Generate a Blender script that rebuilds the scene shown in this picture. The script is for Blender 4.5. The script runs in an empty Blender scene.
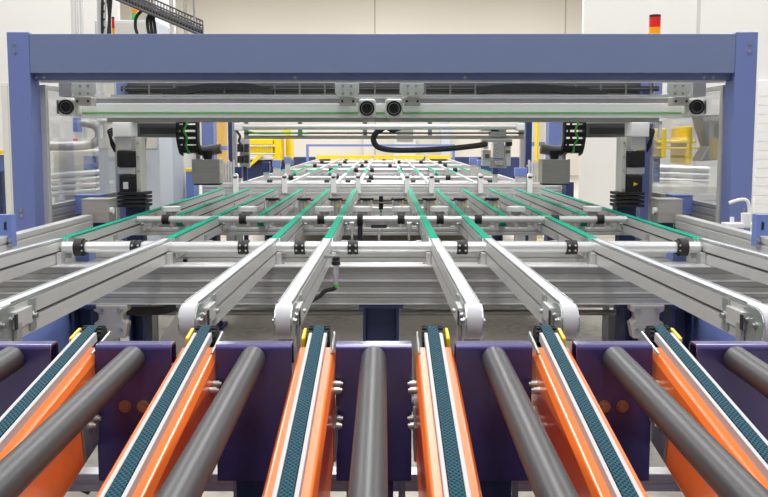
import bpy, math, random
from mathutils import Vector, Matrix
random.seed(7)
S = bpy.context.scene
COL = S.collection
PI = math.pi
# ---------------------------------------------------------------- camera
PITCH = math.radians(5.0)
F = 800.0
CAMZ = 1.5
cam_d = bpy.data.cameras.new('camera'); cam = bpy.data.objects.new('camera', cam_d); COL.objects.link(cam)
cam.location = (0, 0, CAMZ); cam.rotation_euler = (PI/2 - PITCH, 0, 0)
cam_d.sensor_width = 36.0; cam_d.lens = 36.0*F/768.0; cam_d.shift_y = -40.0/768.0
cam_d.clip_start = 0.05; cam_d.clip_end = 200
S.camera = cam
# ---------------------------------------------------------------- world and lights
w = bpy.data.worlds.new('hall_ambience'); S.world = w; w.use_nodes = True
bg = w.node_tree.nodes['Background']; bg.inputs[0].default_value = (0.96, 0.98, 1.0, 1); bg.inputs[1].default_value = 0.3
def area(name, loc, sx, sy, power, rot=(0, 0, 0), color=(0.97, 0.98, 1.0)):
    l = bpy.data.lights.new(name, 'AREA'); l.shape = 'RECTANGLE'; l.size = sx; l.size_y = sy; l.energy = power; l.color = color
    o = bpy.data.objects.new(name, l); COL.objects.link(o); o.location = loc; o.rotation_euler = rot
    return o
for yy in (-1, 4, 9, 14, 20, 26):
    for xx in (-6, 0, 6):
        area('ceiling_light', (xx, yy, 7.6), 1.2, 3.6, 225 if yy < 12 else 240 if yy < 17 else 330)
vs = S.view_settings; S.display_settings.display_device = 'sRGB'
vs.view_transform = 'Standard'; vs.look = 'None'; vs.gamma = 1; vs.use_curve_mapping = False; vs.exposure = 0.12
try: S.cycles.use_denoising = True
except Exception: pass
S.cycles.max_bounces = 8; S.cycles.transparent_max_bounces = 12

def P(px, py, Y):
    """real world point seen at photo position px, py when it stands at depth Y"""
    a = (208.5 - py)/F; c, s = math.cos(PITCH), math.sin(PITCH)
    d = Y/(c + a*s); up = a*d
    return Vector(((px - 384.0)/F*d, Y, CAMZ - d*s + up*c))
def PX(px, Y, py=140):
    return P(px, py, Y).x
def sRGB(r, g, b):
    f = lambda v: (v/255/12.92) if v/255 <= .04045 else ((v/255+.055)/1.055)**2.4
    return (f(r), f(g), f(b), 1)
# ---------------------------------------------------------------- materials
def mat(name, col, metal=0.0, rough=0.5, var=0.06, scale=14.0, bump=0.0, coat=0.0, stretch=(1, 1, 1), spec=.5):
    m = bpy.data.materials.new(name); m.use_nodes = True; nt = m.node_tree; n = nt.nodes; L = nt.links
    b = n['Principled BSDF']; b.inputs['Metallic'].default_value = metal; b.inputs['Roughness'].default_value = rough
    b.inputs['Specular IOR Level'].default_value = spec
    if coat: b.inputs['Coat Weight'].default_value = coat; b.inputs['Coat Roughness'].default_value = .15
    tc = n.new('ShaderNodeTexCoord'); mp = n.new('ShaderNodeMapping'); mp.inputs['Scale'].default_value = stretch
    no = n.new('ShaderNodeTexNoise'); no.inputs['Scale'].default_value = scale; no.inputs['Detail'].default_value = 3
    L.new(tc.outputs['Object'], mp.inputs[0]); L.new(mp.outputs[0], no.inputs['Vector'])
    mx = n.new('ShaderNodeMix'); mx.data_type = 'RGBA'
    c = col
    mx.inputs[6].default_value = tuple(max(0, v*(1-var)) for v in c[:3])+(1,)
    mx.inputs[7].default_value = tuple(min(1, v*(1+var)) for v in c[:3])+(1,)
    L.new(no.outputs[0], mx.inputs[0]); L.new(mx.outputs[2], b.inputs['Base Color'])
    if bump:
        bp = n.new('ShaderNodeBump'); bp.inputs['Strength'].default_value = bump; bp.inputs['Distance'].default_value = .004
        L.new(no.outputs[0], bp.inputs['Height']); L.new(bp.outputs[0], b.inputs['Normal'])
    return m
M = {}
M['alu'] = mat('anodised_aluminium', (.60, .595, .575, 1), .35, .38, .05, 30, stretch=(1, 1, 1))
M['alu_dark'] = mat('dull_aluminium', (.40, .40, .385, 1), .5, .42, .08, 20)
M['alu_bright'] = mat('bright_aluminium', (.70, .70, .69, 1), .45, .32, .04, 20)
M['slot'] = mat('dark_grey_and_slot_shade', (.10, .10, .10, 1), .2, .6)  # dark grey of trays and clamps, also painted shade in the rail slots
M['tray_grey'] = mat('dull_grey_tray', (.16, .155, .145, 1), .4, .5, .2, 5)
M['chrome'] = mat('chromed_steel', (.82, .82, .82, 1), .92, .18, .03)
M['steel'] = mat('brushed_steel', (.50, .475, .435, 1), .6, .38, .12, 8, stretch=(1, 1, 8))
M['zinc'] = mat('zinc_plated_steel', (.52, .56, .54, 1), .8, .35, .15, 40)
M['bolt'] = mat('bolt_steel', (.5, .5, .5, 1), .9, .3)
M['rustbolt'] = mat('bronze_bolt', (.34, .17, .09, 1), .3, .35, .2, 80)
M['white_belt'] = mat('white_belt', (.52, .52, .545, 1), 0, .4, .03, 6, spec=.3)
M['white'] = mat('white_plastic', (.82, .82, .80, 1), 0, .4, .03)
M['green_belt'] = mat('green_belt', sRGB(0, 150, 118), 0, .6, .06, 9, spec=.12)
M['green'] = mat('green_plastic', sRGB(60, 185, 80), 0, .4)
M['black'] = mat('black_plastic', (.009, .009, .010, 1), 0, .6, .2)
M['rubber'] = mat('black_rubber', (.012, .012, .013, 1), 0, .6, .2, 60, .2)
M['roller'] = mat('grey_roller_coat', (.042, .040, .040, 1), .0, .42, .14, 10, stretch=(3, .6, 3))
M['roller_end'] = mat('roller_end_grey', (.07, .07, .07, 1), .3, .5)
M['beam_sheen'] = mat('slate_blue_with_sheen', sRGB(108, 122, 156), 0, .4, .03, 4)  # same paint as the posts, with the beam's grey reflection put into its colour
M['bar_white'] = mat('pale_bar_paint', (.92, .92, .88, 1), 0, .35, .02)
M['stripe'] = mat('light_green_stripe', sRGB(120, 205, 110), 0, .4)
M['amber_post'] = mat('pale_amber_paint', sRGB(216, 172, 92), 0, .5)
M['gate'] = mat('slate_blue_paint', sRGB(107, 121, 174), 0, .38, .03, 4, coat=.1)
M['gate_dark'] = mat('slate_blue_paint_dark', sRGB(104, 118, 162), 0, .42, .03, 4)
M['navy'] = mat('navy_paint', sRGB(38, 50, 92), 0, .4, .08, 6)
M['blue'] = mat('lilac_blue_paint', sRGB(108, 128, 190), 0, .4, .05, 6)
M['purple'] = mat('purple_paint', (.055, .043, .165, 1), .45, .42, .08, 5, coat=.6)
M['orange'] = mat('orange_paint', sRGB(244, 120, 48), 0, .3, .07, 12, coat=.35)
M['guide'] = mat('white_guide_strip', (.46, .45, .445, 1), 0, .5, .03, spec=.25)
M['yellow'] = mat('yellow_paint', sRGB(248, 214, 8), 0, .4, .04)
M['yellow_knob'] = mat('yellow_plastic', sRGB(240, 205, 20), 0, .35)
M['red_lens'] = mat('red_lens', sRGB(225, 35, 35), 0, .25)
M['amber_lens'] = mat('amber_lens', sRGB(250, 165, 20), 0, .25)
M['orange_lens'] = mat('orange_lens', sRGB(250, 120, 20), 0, .25)
M['cabinet'] = mat('cream_cabinet_paint', sRGB(214, 212, 203), 0, .5, .02, 3)
M['cabinet_grey'] = mat('pale_grey_cabinet_paint', sRGB(196, 202, 210), 0, .4, .02, 3)
M['beige_grey'] = mat('grey_sensor_housing', sRGB(222, 222, 214), 0, .4, .03)
M['plate'] = mat('pale_zinc_plate', sRGB(222, 228, 214), 0, .4, .10, 60)
M['lens'] = mat('lens_glass', (.01, .01, .012, 1), 0, .08, .1)
M['greybrown'] = mat('grey_beam_paint', sRGB(140, 138, 130), .2, .45, .03)

def belt_texture():
    m = mat('teal_grip_belt', sRGB(40, 98, 112), 0, .6, .1, 30, spec=.15)
    nt = m.node_tree; n = nt.nodes; L = nt.links; b = n['Principled BSDF']
    tc = n.new('ShaderNodeTexCoord'); sp = n.new('ShaderNodeSeparateXYZ'); L.new(tc.outputs['Object'], sp.inputs[0])
    def wave(sock, k):
        a = n.new('ShaderNodeMath'); a.operation = 'MULTIPLY'; a.inputs[1].default_value = 2*PI/k; L.new(sock, a.inputs[0])
        s = n.new('ShaderNodeMath'); s.operation = 'SINE'; L.new(a.outputs[0], s.inputs[0]); return s.outputs[0]
    p = n.new('ShaderNodeMath'); p.operation = 'MULTIPLY'; L.new(wave(sp.outputs[0], .0110), p.inputs[0]); L.new(wave(sp.outputs[1], .0120), p.inputs[1])
    g = n.new('ShaderNodeMath'); g.operation = 'GREATER_THAN'; g.inputs[1].default_value = .30; L.new(p.outputs[0], g.inputs[0])
    mx = n.new('ShaderNodeMix'); mx.data_type = 'RGBA'; mx.inputs[6].default_value = sRGB(28, 76, 90); mx.inputs[7].default_value = sRGB(8, 32, 42)
    L.new(g.outputs[0], mx.inputs[0]); L.new(mx.outputs[2], b.inputs['Base Color'])
    bp = n.new('ShaderNodeBump'); bp.inputs['Strength'].default_value = .8; bp.inputs['Distance'].default_value = .002; bp.invert = True
    L.new(p.outputs[0], bp.inputs['Height']); L.new(bp.outputs[0], b.inputs['Normal'])
    return m
M['grip'] = belt_texture()
def glass_mat():
    m = bpy.data.materials.new('clear_guard_sheet'); m.use_nodes = True; nt = m.node_tree; n = nt.nodes; L = nt.links
    n.remove(n['Principled BSDF']); out = n['Material Output']
    t = n.new('ShaderNodeBsdfTransparent'); t.inputs[0].default_value = (.93, .94, .95, 1)
    g = n.new('ShaderNodeBsdfGlossy'); g.inputs['Roughness'].default_value = .03
    fr = n.new('ShaderNodeFresnel'); fr.inputs[0].default_value = 1.5
    mu = n.new('ShaderNodeMath'); mu.operation = 'MULTIPLY'; mu.inputs[1].default_value = .3; L.new(fr.outputs[0], mu.inputs[0])
    mx = n.new('ShaderNodeMixShader'); L.new(mu.outputs[0], mx.inputs[0]); L.new(t.outputs[0], mx.inputs[1]); L.new(g.outputs[0], mx.inputs[2])
    L.new(mx.outputs[0], out.inputs[0]); return m
M['sheet'] = glass_mat()
def floor_mat():
    m = mat('concrete_floor', sRGB(176, 168, 156), 0, .55, .10, 1.6, .05)
    nt = m.node_tree; n = nt.nodes; L = nt.links; b = n['Principled BSDF']
    tc = n.new('ShaderNodeTexCoord')
    a = n.new('ShaderNodeTexNoise'); a.inputs['Scale'].default_value = 1.2; a.inputs['Detail'].default_value = 8
    c = n.new('ShaderNodeTexNoise'); c.inputs['Scale'].default_value = 14; c.inputs['Detail'].default_value = 6
    L.new(tc.outputs['Object'], a.inputs[0]); L.new(tc.outputs['Object'], c.inputs[0])
    ad = n.new('ShaderNodeMath'); L.new(a.outputs[0], ad.inputs[0]); L.new(c.outputs[0], ad.inputs[1])
    r = n.new('ShaderNodeValToRGB'); r.color_ramp.elements[0].position = .75; r.color_ramp.elements[1].position = 1.25
    r.color_ramp.elements[0].color = sRGB(158, 151, 139); r.color_ramp.elements[1].color = sRGB(186, 179, 166)
    L.new(ad.outputs[0], r.inputs[0]); L.new(r.outputs[0], b.inputs['Base Color']); return m
M['floor'] = floor_mat()
def wall_mat(name, c1, seam, w_):
    m = mat(name, c1, 0, .6, .025, .6)
    nt = m.node_tree; n = nt.nodes; L = nt.links; b = n['Principled BSDF']
    tc = n.new('ShaderNodeTexCoord'); br = n.new('ShaderNodeTexBrick'); br.offset = 0
    mp = n.new('ShaderNodeMapping'); mp.inputs['Rotation'].default_value = (PI/2, 0, 0); mp.inputs['Location'].default_value = (.36, 0, 0)
    L.new(tc.outputs['Object'], mp.inputs[0]); L.new(mp.outputs[0], br.inputs['Vector'])
    br.inputs['Scale'].default_value = 1; br.inputs['Brick Width'].default_value = w_; br.inputs['Row Height'].default_value = 30
    br.inputs['Mortar Size'].default_value = .03; br.inputs['Color1'].default_value = c1
    br.inputs['Color2'].default_value = tuple(v*.96 for v in c1[:3])+(1,); br.inputs['Mortar'].default_value = seam
    L.new(br.outputs['Color'], b.inputs['Base Color']); return m
M['wall'] = wall_mat('cream_wall_panels', sRGB(226, 219, 207), sRGB(182, 175, 163), 7.5)
M['wall_grey'] = mat('grey_wall', (.16, .16, .17, 1), 0, .8, .04, 2)
M['ceiling_mat'] = mat('pale_ceiling', (.75, .75, .74, 1), 0, .8, .04, 2)
M['wall_white'] = wall_mat('white_wall_panels', sRGB(224, 222, 218), sRGB(196, 194, 190), 5.0)

# ---------------------------------------------------------------- mesh helpers
class MB:
    def __init__(s): s.v = []; s.f = []; s.sm = []
    def add(s, vs_, fs, smooth=False, mx=None):
        o = len(s.v)
        for p in vs_:
            p = Vector(p)
            s.v.append(tuple(mx @ p if mx else p))
        for f in fs: s.f.append(tuple(i+o for i in f)); s.sm.append(smooth)
        return s
    def box(s, a, b, mx=None):
        x0, y0, z0 = (min(a[i], b[i]) for i in range(3)); x1, y1, z1 = (max(a[i], b[i]) for i in range(3))
        return s.add([(x0,y0,z0),(x1,y0,z0),(x1,y1,z0),(x0,y1,z0),(x0,y0,z1),(x1,y0,z1),(x1,y1,z1),(x0,y1,z1)],
                     [(0,3,2,1),(4,5,6,7),(0,1,5,4),(1,2,6,5),(2,3,7,6),(3,0,4,7)], mx=mx)
    def cbox(s, c, d, mx=None):
        return s.box([c[i]-d[i]/2 for i in range(3)], [c[i]+d[i]/2 for i in range(3)], mx)
    def cyl(s, a, b, r, r2=None, n=20, caps=True):
        a = Vector(a); b = Vector(b); r2 = r if r2 is None else r2
        z = (b-a).normalized(); x = z.orthogonal().normalized(); y = z.cross(x)
        vs_ = []
        for c, rr in ((a, r), (b, r2)):
            for i in range(n):
                t = 2*PI*i/n; vs_.append(c + x*(math.cos(t)*rr) + y*(math.sin(t)*rr))
        s.add(vs_, [(i, (i+1) % n, n+(i+1) % n, n+i) for i in range(n)], True)
        if caps: s.add(vs_[:n], [tuple(reversed(range(n)))]); s.add(vs_[n:], [tuple(range(n))])
        return s
    def ring(s, a, b, r, ri, n=24):
        a = Vector(a); b = Vector(b); z = (b-a).normalized(); x = z.orthogonal().normalized(); y = z.cross(x)
        vs_ = []
        for c, rr in ((a, r), (b, r), (b, ri), (a, ri)):
            for i in range(n):
                t = 2*PI*i/n; vs_.append(c + x*(math.cos(t)*rr) + y*(math.sin(t)*rr))
        fs = []
        for k in range(4):
            for i in range(n): fs.append((k*n+i, k*n+(i+1) % n, ((k+1) % 4)*n+(i+1) % n, ((k+1) % 4)*n+i))
        return s.add(vs_, fs)
    def prism(s, out, axis, a, b, mx=None):
        """2-D outline pushed along X (outline = y,z), Y (outline = x,z) or Z (outline = x,y)"""
        n = len(out)
        def pt(u, v, t): return {'X': (t, u, v), 'Y': (u, t, v), 'Z': (u, v, t)}[axis]
        vs_ = [pt(u, v, a) for u, v in out] + [pt(u, v, b) for u, v in out]
        return s.add(vs_, [(i, (i+1) % n, n+(i+1) % n, n+i) for i in range(n)] + [tuple(reversed(range(n))), tuple(range(n, 2*n))], mx=mx)
    def tube(s, pts, r, n=10, flat=1.0):
        pts = smooth_path([Vector(p) for p in pts])
        rings = []; up = None
        for i, p in enumerate(pts):
            t = (pts[min(i+1, len(pts)-1)] - pts[max(i-1, 0)]).normalized()
            x = t.orthogonal().normalized() if up is None else (up - t*up.dot(t)).normalized()
            up = x; y = t.cross(x)
            rings.append([p + x*(math.cos(2*PI*k/n)*r) + y*(math.sin(2*PI*k/n)*r*flat) for k in range(n)])
        vs_ = [v for rg in rings for v in rg]; fs = []
        for i in range(len(rings)-1):
            for k in range(n): fs.append((i*n+k, i*n+(k+1) % n, (i+1)*n+(k+1) % n, (i+1)*n+k))
        s.add(vs_, fs, True); s.add(rings[0], [tuple(range(n))]); s.add(rings[-1], [tuple(range(n))]); return s
    def bolt(s, c, d, r=.008, h=.006):
        c = Vector(c); d = Vector(d).normalized()
        s.cyl(c, c+d*h*.35, r*1.45, n=14); s.cyl(c+d*h*.35, c+d*h*1.3, r, n=6); return s
    def build(s, name, m, parent=None, bevel=0.0, loc=None):
        me = bpy.data.meshes.new(name); vs_ = s.v
        if loc is not None: vs_ = [tuple(Vector(v)-Vector(loc)) for v in vs_]
        me.from_pydata(vs_, [], s.f); me.polygons.foreach_set('use_smooth', s.sm); me.materials.append(M[m] if isinstance(m, str) else m)
        bmn = __import__('bmesh'); bb = bmn.new(); bb.from_mesh(me); bmn.ops.recalc_face_normals(bb, faces=bb.faces); bb.to_mesh(me); bb.free()
        o = bpy.data.objects.new(name, me); COL.objects.link(o)
        if loc is not None: o.location = loc
        if parent is not None:
            o.parent = parent
            o.matrix_parent_inverse = world(parent).inverted()
        if bevel:
            b = o.modifiers.new('edge_round', 'BEVEL'); b.width = bevel; b.segments = 2; b.limit_method = 'ANGLE'; b.angle_limit = math.radians(50)
        return o
def world(o):
    m = Matrix.LocRotScale(o.location, o.rotation_euler, o.scale)
    return (world(o.parent) @ o.matrix_parent_inverse @ m) if o.parent else m
def smooth_path(p, k=6):
    if len(p) < 3: return p
    out = []
    for i in range(len(p)-1):
        a = p[max(i-1, 0)]; b = p[i]; c = p[i+1]; d = p[min(i+2, len(p)-1)]
        for j in range(k):
            t = j/k
            out.append(.5*((2*b) + (c-a)*t + (2*a-5*b+4*c-d)*t*t + (3*b-3*c+d-a)*t**3))
    out.append(p[-1]); return out
def thing(name, label, cat, loc=(0, 0, 0), group=None):
    o = bpy.data.objects.new(name, None); COL.objects.link(o); o.location = loc; o.empty_display_size = .05
    o['label'] = label; o['category'] = cat
    if group: o['group'] = group
    return o
def tag(o, label, cat, group=None):
    o['label'] = label; o['category'] = cat
    if group: o['group'] = group
    return o
def structure(o): o['kind'] = 'structure'; return o
def slotted(w_, h, slots, depth=.007, sw=.009, u0=0.0, z1=0.0, both=True):
    """outline of an aluminium profile: u from u0-w/2 to u0+w/2, top at z1, with side slots at the given depths below the top"""
    L_ = [(u0-w_/2, z1)]; R_ = []
    for sdep in slots:
        z = z1-sdep
        L_ += [(u0-w_/2, z+sw/2), (u0-w_/2+depth, z+sw/2), (u0-w_/2+depth, z-sw/2), (u0-w_/2, z-sw/2)]
        if both: R_ += [(u0+w_/2, z+sw/2), (u0+w_/2-depth, z+sw/2), (u0+w_/2-depth, z-sw/2), (u0+w_/2, z-sw/2)]
    L_.append((u0-w_/2, z1-h)); R_ = [(u0+w_/2, z1)] + R_ + [(u0+w_/2, z1-h)]
    return L_ + list(reversed(R_))

CX = -.015            # centre line of the conveyor bed
U = .275              # rail spacing
ZR = CAMZ - .513      # top of the rail belts
zb = ZR-.115
def side(s): return 'left' if s < 0 else 'right'
ORD = {1: 'innermost', 2: 'second', 3: 'third', 4: 'fourth', 5: 'fifth', 6: 'outermost'}

# ---------------------------------------------------------------- setting
structure(MB().box((-16, -3, -.1), (16, 34, 0)).build('floor', 'floor'))
structure(MB().box((-16, -3.2, 0), (16, -3, 9)).build('wall_front', 'wall_grey'))
structure(MB().box((-16, -3, 9), (16, 32.2, 9.2)).build('ceiling', 'ceiling_mat'))
structure(MB().box((-16, 32, 0), (16, 32.2, 9)).build('wall_back', 'wall'))
structure(MB().box((-16.2, -3, 0), (-16, 32.2, 9)).build('wall_left', 'wall_white'))
structure(MB().box((16, -3, 0), (16.2, 32.2, 9)).build('wall_right', 'wall_white'))
# nearer white partition walls standing behind the gate, left and right
a = P(-60, 20, 14).x; b = P(118, 20, 14).x
structure(MB().box((a-4, 14, 0), (b, 14.12, 5.6)).build('wall_partition_left', 'wall_white'))
c = P(584, 20, 12).x
structure(MB().box((c, 12, 0), (c+9, 12.12, 5.6)).build('wall_partition_right', 'wall_white'))

# ---------------------------------------------------------------- conveyor rails
def belt_loop(mb, x, w_, ya, yb, ztop, r, t=.004, near_round=True, tail=.12):
    """a flat belt from far yb to near ya along the top, round the near pulley and back underneath for a bit"""
    pts = [(yb, ztop), (ya+r, ztop)]; n = 22
    for i in range(1, n+1):
        th = PI*i/n; pts.append((ya+r - math.sin(th)*r, ztop - r + math.cos(th)*r))
    pts.append((ya+r+tail, ztop-2*r))
    inner = [(yb, ztop-t), (ya+r, ztop-t)]
    for i in range(1, n+1):
        th = PI*i/n; inner.append((ya+r - math.sin(th)*(r-t), ztop - r + math.cos(th)*(r-t)))
    inner.append((ya+r+tail, ztop-2*r+t))
    m = len(pts); vs_ = []
    for xx in (x-w_/2, x+w_/2):
        vs_ += [(xx, p[0], p[1]) for p in pts] + [(xx, p[0], p[1]) for p in inner]
    fs = []
    for i in range(m-1):
        fs += [(i, i+1, 2*m+i+1, 2*m+i), (m+i, m+i+1, 3*m+i+1, 3*m+i), (i, i+1, m+i+1, m+i), (2*m+i, 2*m+i+1, 3*m+i+1, 3*m+i)]
    fs += [(0, m, 3*m, 2*m), (m-1, 2*m-1, 4*m-1, 3*m-1)]
    return mb.add(vs_, fs)

def rail(x, ya, yb, belt, label, group, h=.115, near='pulley', detail=True, r=.034):
    t = thing('belt_rail', label, 'conveyor rail', (x, ya, ZR-h), group)
    w_ = .046
    y0 = ya + (.07 if near == 'pulley' else .012)
    zt = ZR - .009
    MB().prism(slotted(w_, h-.009, [.052], .014, .012, x, zt), 'Y', y0, yb-.012).build('rail_profile', 'alu', t)
    MB().box((x-.0095, y0+.01, zt-.059), (x+.0095, yb-.02, zt-.045)).build('slot_shade', 'slot', t) if ya < 9 else None  # dark strip that puts the slot's shade into colour
    # thin edge lips either side of the belt
    bm = MB(); belt_loop(bm, x, .0425, ya, yb-.004, ZR, r, t=.006)
    bm.build('belt', belt, t)
    if near == 'pulley':
        MB().cyl((x-.017, ya+r, ZR-r), (x+.017, ya+r, ZR-r), r-.0065, n=24).build('pulley', 'alu_dark', t)
        for s_ in (-1, 1):
            m = MB(); out = []
            for i in range(9):
                th = PI/2 + PI*i/8; out.append((ya+r+math.cos(th)*(r-.002), ZR-r+math.sin(th)*(r-.002)))
            out = [(ya+.13, ZR-.012)] + out + [(ya+.13, ZR-2*r+.004)]
            xx = x+s_*.0235
            m.prism(out, 'X', xx-.002, xx+.002)
            pl = m.build('end_plate', 'zinc', t)
            if detail:
                MB().bolt((xx+s_*.002, ya+r, ZR-r), (s_, 0, 0), .008, .008).build('bolt', 'bolt', pl); MB().bolt((xx+s_*.002, ya+.105, ZR-.045), (s_, 0, 0), .006, .006).build('bolt', 'bolt', pl)
    return t

def joint_plate(t, x, y, s_, big=True):
    xx = x+s_*.0235
    m = MB().cbox((xx+s_*.003, y, ZR-.057), (.006, .042, .10)); pl = m.build('joint_plate', 'zinc', t, .001)
    MB().bolt((xx+s_*.006, y, ZR-.062), (s_, 0, 0), .009, .01).build('bolt', 'bolt', pl)

RX = {k: U*k for k in range(1, 7)}
# near rails with white covers
for k in (1, 2, 4, 6):
    for s_ in (-1, 1):
        x = CX + s_*RX[k]
        nm = {1: 'innermost', 2: 'second', 4: 'third', 6: 'outermost'}[k]
        dy = -.06 if k == 4 else 0
        t = rail(x, 2.25+dy, 4.10, 'white_belt', f'long aluminium rail with white belt running towards the camera, {nm} on the {side(s_)}',
                 'near white belted rails', near='pulley', r=.052)
        # side block with black slots behind the pulley, and clamped joint plate
        for q in (-s_,):
            xx = x+q*.030
            MB().cbox((xx, 2.42+dy, ZR-.052), (.014, .11, .052)).build('adjuster_block', 'alu', t, .002)
            MB().cbox((xx+q*.0075, 2.365+dy, ZR-.055), (.003, .018, .045)).build('slot_insert', 'black', t)
            MB().cbox((xx+q*.002, 2.385+dy, ZR-.115), (.012, .035, .11)).build('hanger_bracket', 'alu_dark', t, .002)
            joint_plate(t, x, 2.50+dy, q)
        for q in (-1, 1):
            MB().cbox((x+q*.0205, 3.19, ZR+.0005), (.0025, 1.76, .007)).build('edge_strip', 'zinc', t)
        # foot bracket at the far end
        for yy in (3.99,):
            m = MB().cbox((x-s_*.036, yy, ZR-.09), (.022, .05, .06)); m.cbox((x-s_*.045, yy, ZR-.127), (.05, .06, .010))
            br = m.build('foot_bracket', 'alu', t, .002)
            MB().bolt((x-s_*.058, yy, ZR-.122), (0, 0, 1), .007, .008).build('bolt', 'bolt', br)
for o in list(COL.objects):      # these rails rise slightly towards the camera
    if o.get('group') == 'near white belted rails': o.location.z += .034; o.rotation_euler.x = -math.atan(.034/1.85)
# green belted rails, first run
for k in (1, 2, 4, 6):
    for s_ in (-1, 1):
        x = CX + s_*RX[k]; nm = {1: 'innermost', 2: 'second', 4: 'third', 6: 'outermost'}[k]
        t = rail(x, 4.102, 5.50, 'green_belt', f'green belted aluminium rail behind the first cross shaft, {nm} on the {side(s_)}', 'green rails behind the first shaft', near='pulley', r=.036)
        for yy in (4.22, 5.38):
            joint_plate(t, x, yy, -s_)
        for yy in (4.42, 4.85):
            MB().box((x-s_*.023, yy-.03, zb), (x-s_*.029, yy+.03, ZR-.07)).build('foot_bracket', 'zinc', t); MB().box((x-s_*.023, yy-.03, zb), (x-s_*.062, yy+.03, zb+.006)).build('foot_bracket', 'zinc', t)
for k in range(1, 7):
    for s_ in (-1, 1):
        x = CX + s_*RX[k]; y0 = 5.505 if k in (1, 2, 4, 6) else 5.40
        t = rail(x, y0, 8.25, 'green_belt', f'green belted aluminium rail before the cross bridge, {ORD[k]} from the centre on the {side(s_)}', 'green rails before the cross bridge',
                 near='flush' if k in (1, 2, 4, 6) else 'pulley', detail=False, r=.042)
        joint_plate(t, x, y0+.22, -s_)
        for yy in (5.66, 6.3, 7.3):
            MB().box((x-s_*.023, yy-.03, zb), (x-s_*.029, yy+.03, ZR-.07)).build('foot_bracket', 'zinc', t); MB().box((x-s_*.023, yy-.03, zb), (x-s_*.062, yy+.03, zb+.006)).build('foot_bracket', 'zinc', t)
# beyond the bridge
for k in (1, 2, 4, 6):
    for s_ in (-1, 1):
        x = CX + s_*RX[k]; nm = {1: 'innermost', 2: 'second', 4: 'third', 6: 'outermost'}[k]
        rail(x, 9.11, 11.9, 'white_belt', f'white belted rail beyond the cross bridge, {nm} on the {side(s_)}', 'white rails beyond the bridge', near='flush', detail=False)
        rail(x, 11.93, 13.9, 'green_belt', f'short green belted rail far along the bed, {nm} on the {side(s_)}', 'short green rails in the far bed', near='flush', detail=False)
        rail(x, 13.93, 20.4, 'white_belt', f'white belted rail at the far end of the bed, {nm} on the {side(s_)}', 'white rails at the far end', near='flush', detail=False)
        if k < 5 and True:
            pass
        # upright stop post at the start of the far rails
        t = thing('stop_post', f'upright white rounded stop post beyond the green rails, {nm} on the {side(s_)}', 'post', (x, 8.94, ZR-.10), 'upright stop posts')
        m = MB().box((x-.028, 8.945, ZR-.10), (x+.028, 8.998, ZR+.095)); m.cyl((x, 8.945, ZR+.095), (x, 8.998, ZR+.095), .028, n=20)
        m.build('post_body', 'white', t, .004)
        MB().box((x-.034, 8.96, ZR-.10), (x-.028, 8.998, ZR+.05)).build('side_plate', 'alu_dark', t)
for k in (3, 5):
    for s_ in (-1, 1):
        rail(CX+s_*RX[k], 12.4, 15.4, 'green_belt', f'far green belted rail between white ones, {"inner" if k == 3 else "outer"} of the {side(s_)} pair', 'far in-between green rails', near='pulley', detail=False)

# ---------------------------------------------------------------- cross beams and legs
def cross_beam(y, w_, ztop, h, xa, xb, slots, label, m='alu'):
    o = MB().prism(slotted(w_, h, slots, .008, .010, y, ztop), 'X', xa, xb).build('cross_beam', m, None, .0012, loc=((xa+xb)/2, y, ztop-h))
    return tag(o, label, 'beam')
zb = ZR-.115
main = thing('cross_beam', 'deep grooved aluminium cross beam under the near white rails', 'beam', (0, 3.98, zb-.19))
MB().prism(slotted(.11, .062, [.03], .006, .008, 3.985, zb-.010), 'X', -2.6, 2.6).build('upper_profile', 'alu_dark', main, .002)
MB().prism(slotted(.12, .058, [.03], .006, .006, 3.98, zb-.075), 'X', -2.6, 2.6).build('middle_profile', 'alu_dark', main, .002)
MB().prism(slotted(.13, .050, [.022], .006, .006, 3.975, zb-.136), 'X', -2.6, 2.6).build('lower_profile', 'alu_dark', main, .002)
m = MB()
for dz in (-.002, -.072, -.133, -.187): m.box((-2.6, 3.905, zb+dz-.004), (2.6, 4.04, zb+dz+.002))
m.build('ledge_strip', 'alu_bright', main)
cross_beam(4.42, .06, zb-.001, .06, -2.0, 2.0, [.03], 'slim aluminium cross beam right behind the deep front beam')
cross_beam(4.85, .09, zb-.001, .09, -1.9, 1.9, [.045], 'aluminium cross beam under the middle of the first green rails')
cross_beam(5.62, .05, zb-.001, .05, -1.9, 1.9, [.025], 'slim aluminium cross beam under the second shaft')
cross_beam(6.3, .09, zb-.001, .09, -1.9, 1.9, [.045], 'aluminium cross beam in front of the row of motors')
cross_beam(7.3, .09, zb-.001, .09, -1.9, 1.9, [.045], 'aluminium cross beam behind the row of motors')
def leg(x, y, ztop, label, w_=.18, m='navy'):
    t = thing('support_stand', label, 'leg', (x, y, 0))
    f = .014
    q = MB().box((x-w_/2, y-.07, .02), (x-w_/2+f, y+.07, ztop-.02)); q.box((x+w_/2-f, y-.07, .02), (x+w_/2, y+.07, ztop-.02)); q.box((x-w_/2+f, y+.01, .02), (x+w_/2-f, y+.024, ztop-.02))
    q.build('column', m, t, .002)
    MB().box((x-w_/2-.02, y-.09, ztop-.02), (x+w_/2+.02, y+.09, ztop)).build('top_plate', m, t, .002)
    MB().box((x-w_/2-.04, y-.11, 0), (x+w_/2+.04, y+.11, .02)).build('foot_plate', m, t, .002)
    return t
br = thing('cross_bridge', 'pale cross bridge at the far ends of the green rails', 'bridge', (0, 9.05, ZR-.1))
MB().prism(slotted(.10, .05, [.025], .006, .008, 9.05, ZR+.012), 'X', -2.05, 2.05).build('top_profile', 'alu_bright', br, .003)
MB().prism(slotted(.10, .07, [.035], .006, .008, 9.05, ZR-.05), 'X', -2.05, 2.05).build('lower_profile', 'alu', br, .003)
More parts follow.
